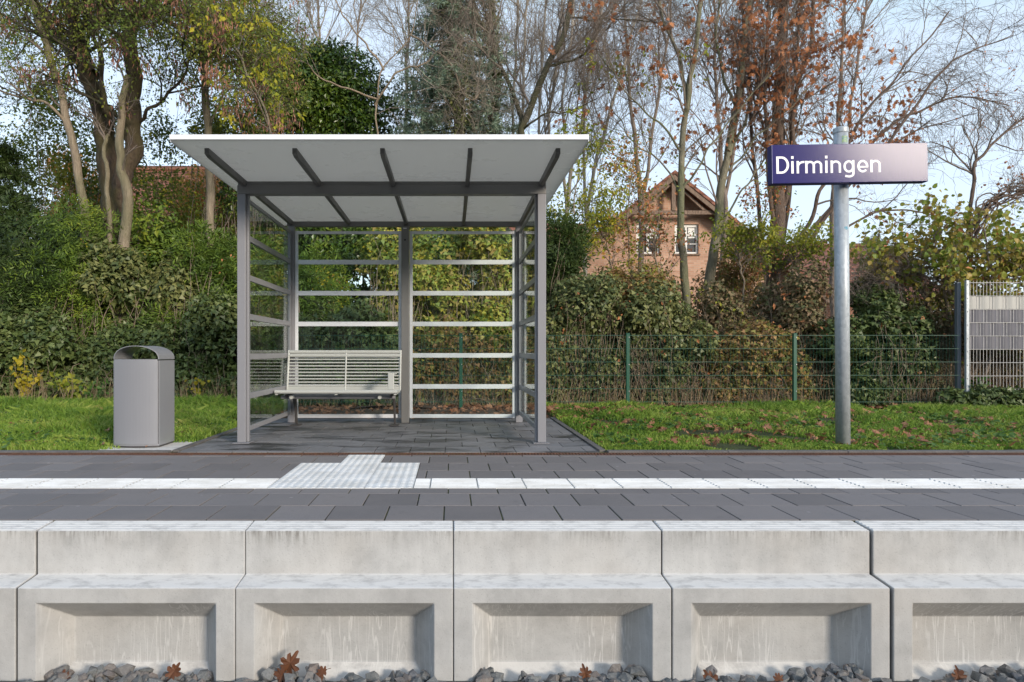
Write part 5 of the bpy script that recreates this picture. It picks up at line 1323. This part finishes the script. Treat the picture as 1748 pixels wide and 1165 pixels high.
hfR = lambda y: .026 + .055 * np.clip((y - 6.2) / 2.5, 0, 1)
grass('grass', 'green grass growing left of the shelter around the litter bin', [(70000, (-8.2, -2.38), (5.48, 10.2), hfL), (5000, (-8.2, -3.03), (5.47, 5.7), lambda y: .03 + 0 * y)])
grass('grass', 'green grass growing between the kerb and the green fence on the right', [(72000, (1.33, 9.6), (5.48, 9.75), hfR), (9000, (1.33, 9.6), (5.47, 5.75), lambda y: .028 + 0 * y)])
n = 9000; x = np.concatenate([rng.uniform(-8.2, -2.42, n // 3), rng.uniform(1.4, 9.6, 2 * n // 3)]); y = rng.uniform(5.55, 9.6, len(x))
dn = np.array([mnoise.noise(Vector((a * 1.1 + 7, b * 1.3, 4))) for a, b in zip(x, y)]); ok = (dn > .0) & ~((x < -2.3) & (x > -3.05) & (y < 6.1)); x, y = x[ok], y[ok]; n = len(x)
g = Geo(); leaves(g, np.stack([x, y, rng.uniform(.01, .06, n)], 1), rdir(n) * [1, 1, .4], rdir(n) * .5 + np.array([0, -.2, 1]), .05 * rng.uniform(.5, 1.3, n), 'round'); tag(g.build('lawn_weeds', LM['weeds']), kind='stuff', label='broad leaved weeds and clover scattered in the lawn', cat='weeds')
def fallen(n, xr, yr, z, sz=.085):
    x = rng.uniform(*xr, n); y = rng.uniform(*yr, n); return np.stack([x, y, z + rng.uniform(0, .03, n)], 1), sz * rng.uniform(.5, 1.3, n)
g = Geo()
for a in ((170, (-8, -2.5), (5.6, 9.5), .03), (620, (1.4, 9.4), (5.55, 9.5), .03), (1500, (-9, 10), (9.4, 11.0), .0, .11), (380, (-2.3, 1.6), (8.2, 9.9), .0, .08), (260, (1.1, 3), (8.2, 9.7), .02, .1)):
    P, s_ = fallen(*a); n = len(P); leaves(g, P, rdir(n) * [1, 1, .35], rdir(n) * .45 + np.array([0, -.25, 1]), s_, 'oak', .5)
P, s_ = fallen(2600, (1.35, 9.4), (5.5, 9.6), .02, .03); leaves(g, P, rdir(2600) * [1, 1, .3], rdir(2600) * .4 + np.array([0, 0, 1]), s_, 'kite', .4)
P, s_ = fallen(900, (-8, -2.5), (5.5, 10), .02, .03); leaves(g, P, rdir(900) * [1, 1, .3], rdir(900) * .4 + np.array([0, 0, 1]), s_, 'kite', .4)
tag(g.build('fallen_leaves', LM['fallen']), kind='stuff', label='brown fallen leaves strewn over the lawn and under the hedge', cat='fallen leaves')
# moss and crumbs in joints
# foreground leaves on the ballast
def big_leaf(label, px, py, Y, s, ang, lean, group=None):
    g = Geo(); t = np.array(LEAF['oak']) * [1.05, 1]; p = W(px, py, Y); n = len(t)
    lean = lean * 1.7; p = p + np.array([0, -.012, -.012]); c = math.cos(ang); s_ = math.sin(ang); V = []
    cen = np.array([0, .5])
    ring = []
    for (u, v) in t: ring.append((u, v))
    pts = [(0, v, 0.02) for v in (0, .2, .4, .6, .8, 1.0)]
    def to3(u, v, w):
        w = w + .22 * abs(u) + .15 * math.sin(v * 5 + px) * .5 + .05 * math.sin(u * 14 + py)
        a, b_ = u * s, (v - .4) * s; x = a * c - b_ * s_; z = (a * s_ + b_ * c) * .85
        return (x, w * s * -1 + z * lean, z)
    V = [to3(0, .5, 0)] + [to3(u, v, 0) for u, v in ring]
    g.add(V, [(0, 1 + i, 1 + (i + 1) % n) for i in range(n)])
    o = g.build('leaf_blade', LM['fallenbig'])
    root = o; o.name = 'oak_leaf'; o.location = p
    st = Geo(); e = np.array(to3(0, 0, 0)); st.tube([e, e + np.array([.3 * s * s_, -.05 * s, -.3 * s * c])], .0013, 5); st.build('leaf_stalk', LM['fallenbig'], o)
    tag(o, label, 'leaf', group)
big_leaf('curled brown leaf at the bottom left, lying below the first recess', 112, 1158, 2.93, .088, .4, .5)
big_leaf('brown leaf standing upright between stones in the left recess', 297, 1142, 2.96, .085, -.5, .3)
big_leaf('largest brown leaf, leaning in the recess below the shelter, tip up', 495, 1128, 2.97, .115, -.5, .3)
big_leaf('dark brown leaf lying flat under the largest leaf', 484, 1146, 2.94, .085, 1.4, .4)
big_leaf('small rolled brown leaf among stones right of the largest leaf', 552, 1140, 2.97, .055, 1.9, .9)
big_leaf('light brown leaf upright in the middle right recess', 998, 1143, 2.95, .07, .2, .3)
big_leaf('broad brown leaf at the left end of the recess under the lawn', 1213, 1156, 2.93, .085, .5, .4)
big_leaf('small brown leaf in the middle of the recess under the lawn', 1325, 1152, 2.94, .055, -1.2, .6)
big_leaf('pointed brown leaf in the middle of the recess under the lawn, right of a stone', 1428, 1154, 2.94, .055, -.3, .5)
big_leaf('brown leaf standing on stones at the lower right', 1632, 1148, 2.95, .08, -.1, .3)
SUN_E, SUN_ANG, SKY_S = 3.3, 11.0, .52
# ================================================================ camera, light, sky
cam = bpy.data.cameras.new('camera'); co = bpy.data.objects.new('camera', cam); COL.objects.link(co); S.camera = co
co.location = (0, 0, HC); co.rotation_euler = (R(90), 0, 0)
cam.sensor_width = 36; cam.lens = 36 * F / 1748; cam.shift_x = (874 - VX) / 1748; cam.shift_y = (HY - 582.5) / 1748
cam.clip_end = 3000; cam.clip_start = .05
SUN_EL, SUN_AZ = R(17), R(37)        # azimuth measured from straight behind the camera towards the right
d = Vector((math.sin(SUN_AZ) * math.cos(SUN_EL), -math.cos(SUN_AZ) * math.cos(SUN_EL), math.sin(SUN_EL)))
l = bpy.data.lights.new('sun', 'SUN'); l.energy = SUN_E; l.angle = R(SUN_ANG); l.color = (1.0, .88, .74)
lo = bpy.data.objects.new('sun', l); COL.objects.link(lo); lo.rotation_euler = d.to_track_quat('Z', 'Y').to_euler(); lo.location = (6, -8, 8)
w = bpy.data.worlds.new('World'); S.world = w; w.use_nodes = True; nt = w.node_tree
sky = nt.nodes.new('ShaderNodeTexSky'); sky.sky_type = 'NISHITA'; sky.sun_disc = False
sky.sun_elevation = SUN_EL; sky.sun_rotation = math.atan2(d.x, d.y); sky.air_density = 1.0; sky.dust_density = 1.0; sky.ozone_density = 1.0
bg = nt.nodes['Background']; bw = nt.nodes.new('ShaderNodeRGBToBW'); nt.links.new(sky.outputs[0], bw.inputs[0]); nt.links.new(mixc(nt, .80, mixc(nt, .30, sky.outputs[0], bw.outputs[0]), (1.45, 1.72, 2.02), 'DARKEN'), bg.inputs[0]); bg.inputs[1].default_value = SKY_S
S.view_settings.view_transform = 'Standard'; S.view_settings.look = 'None'; S.view_settings.exposure = 0; S.view_settings.gamma = 1
S.render.engine = 'CYCLES'; cy = S.cycles; cy.max_bounces = 8; cy.diffuse_bounces = 3; cy.glossy_bounces = 3; cy.transparent_max_bounces = 16; cy.transmission_bounces = 4
cy.use_denoising = True; cy.caustics_reflective = False; cy.caustics_refractive = False
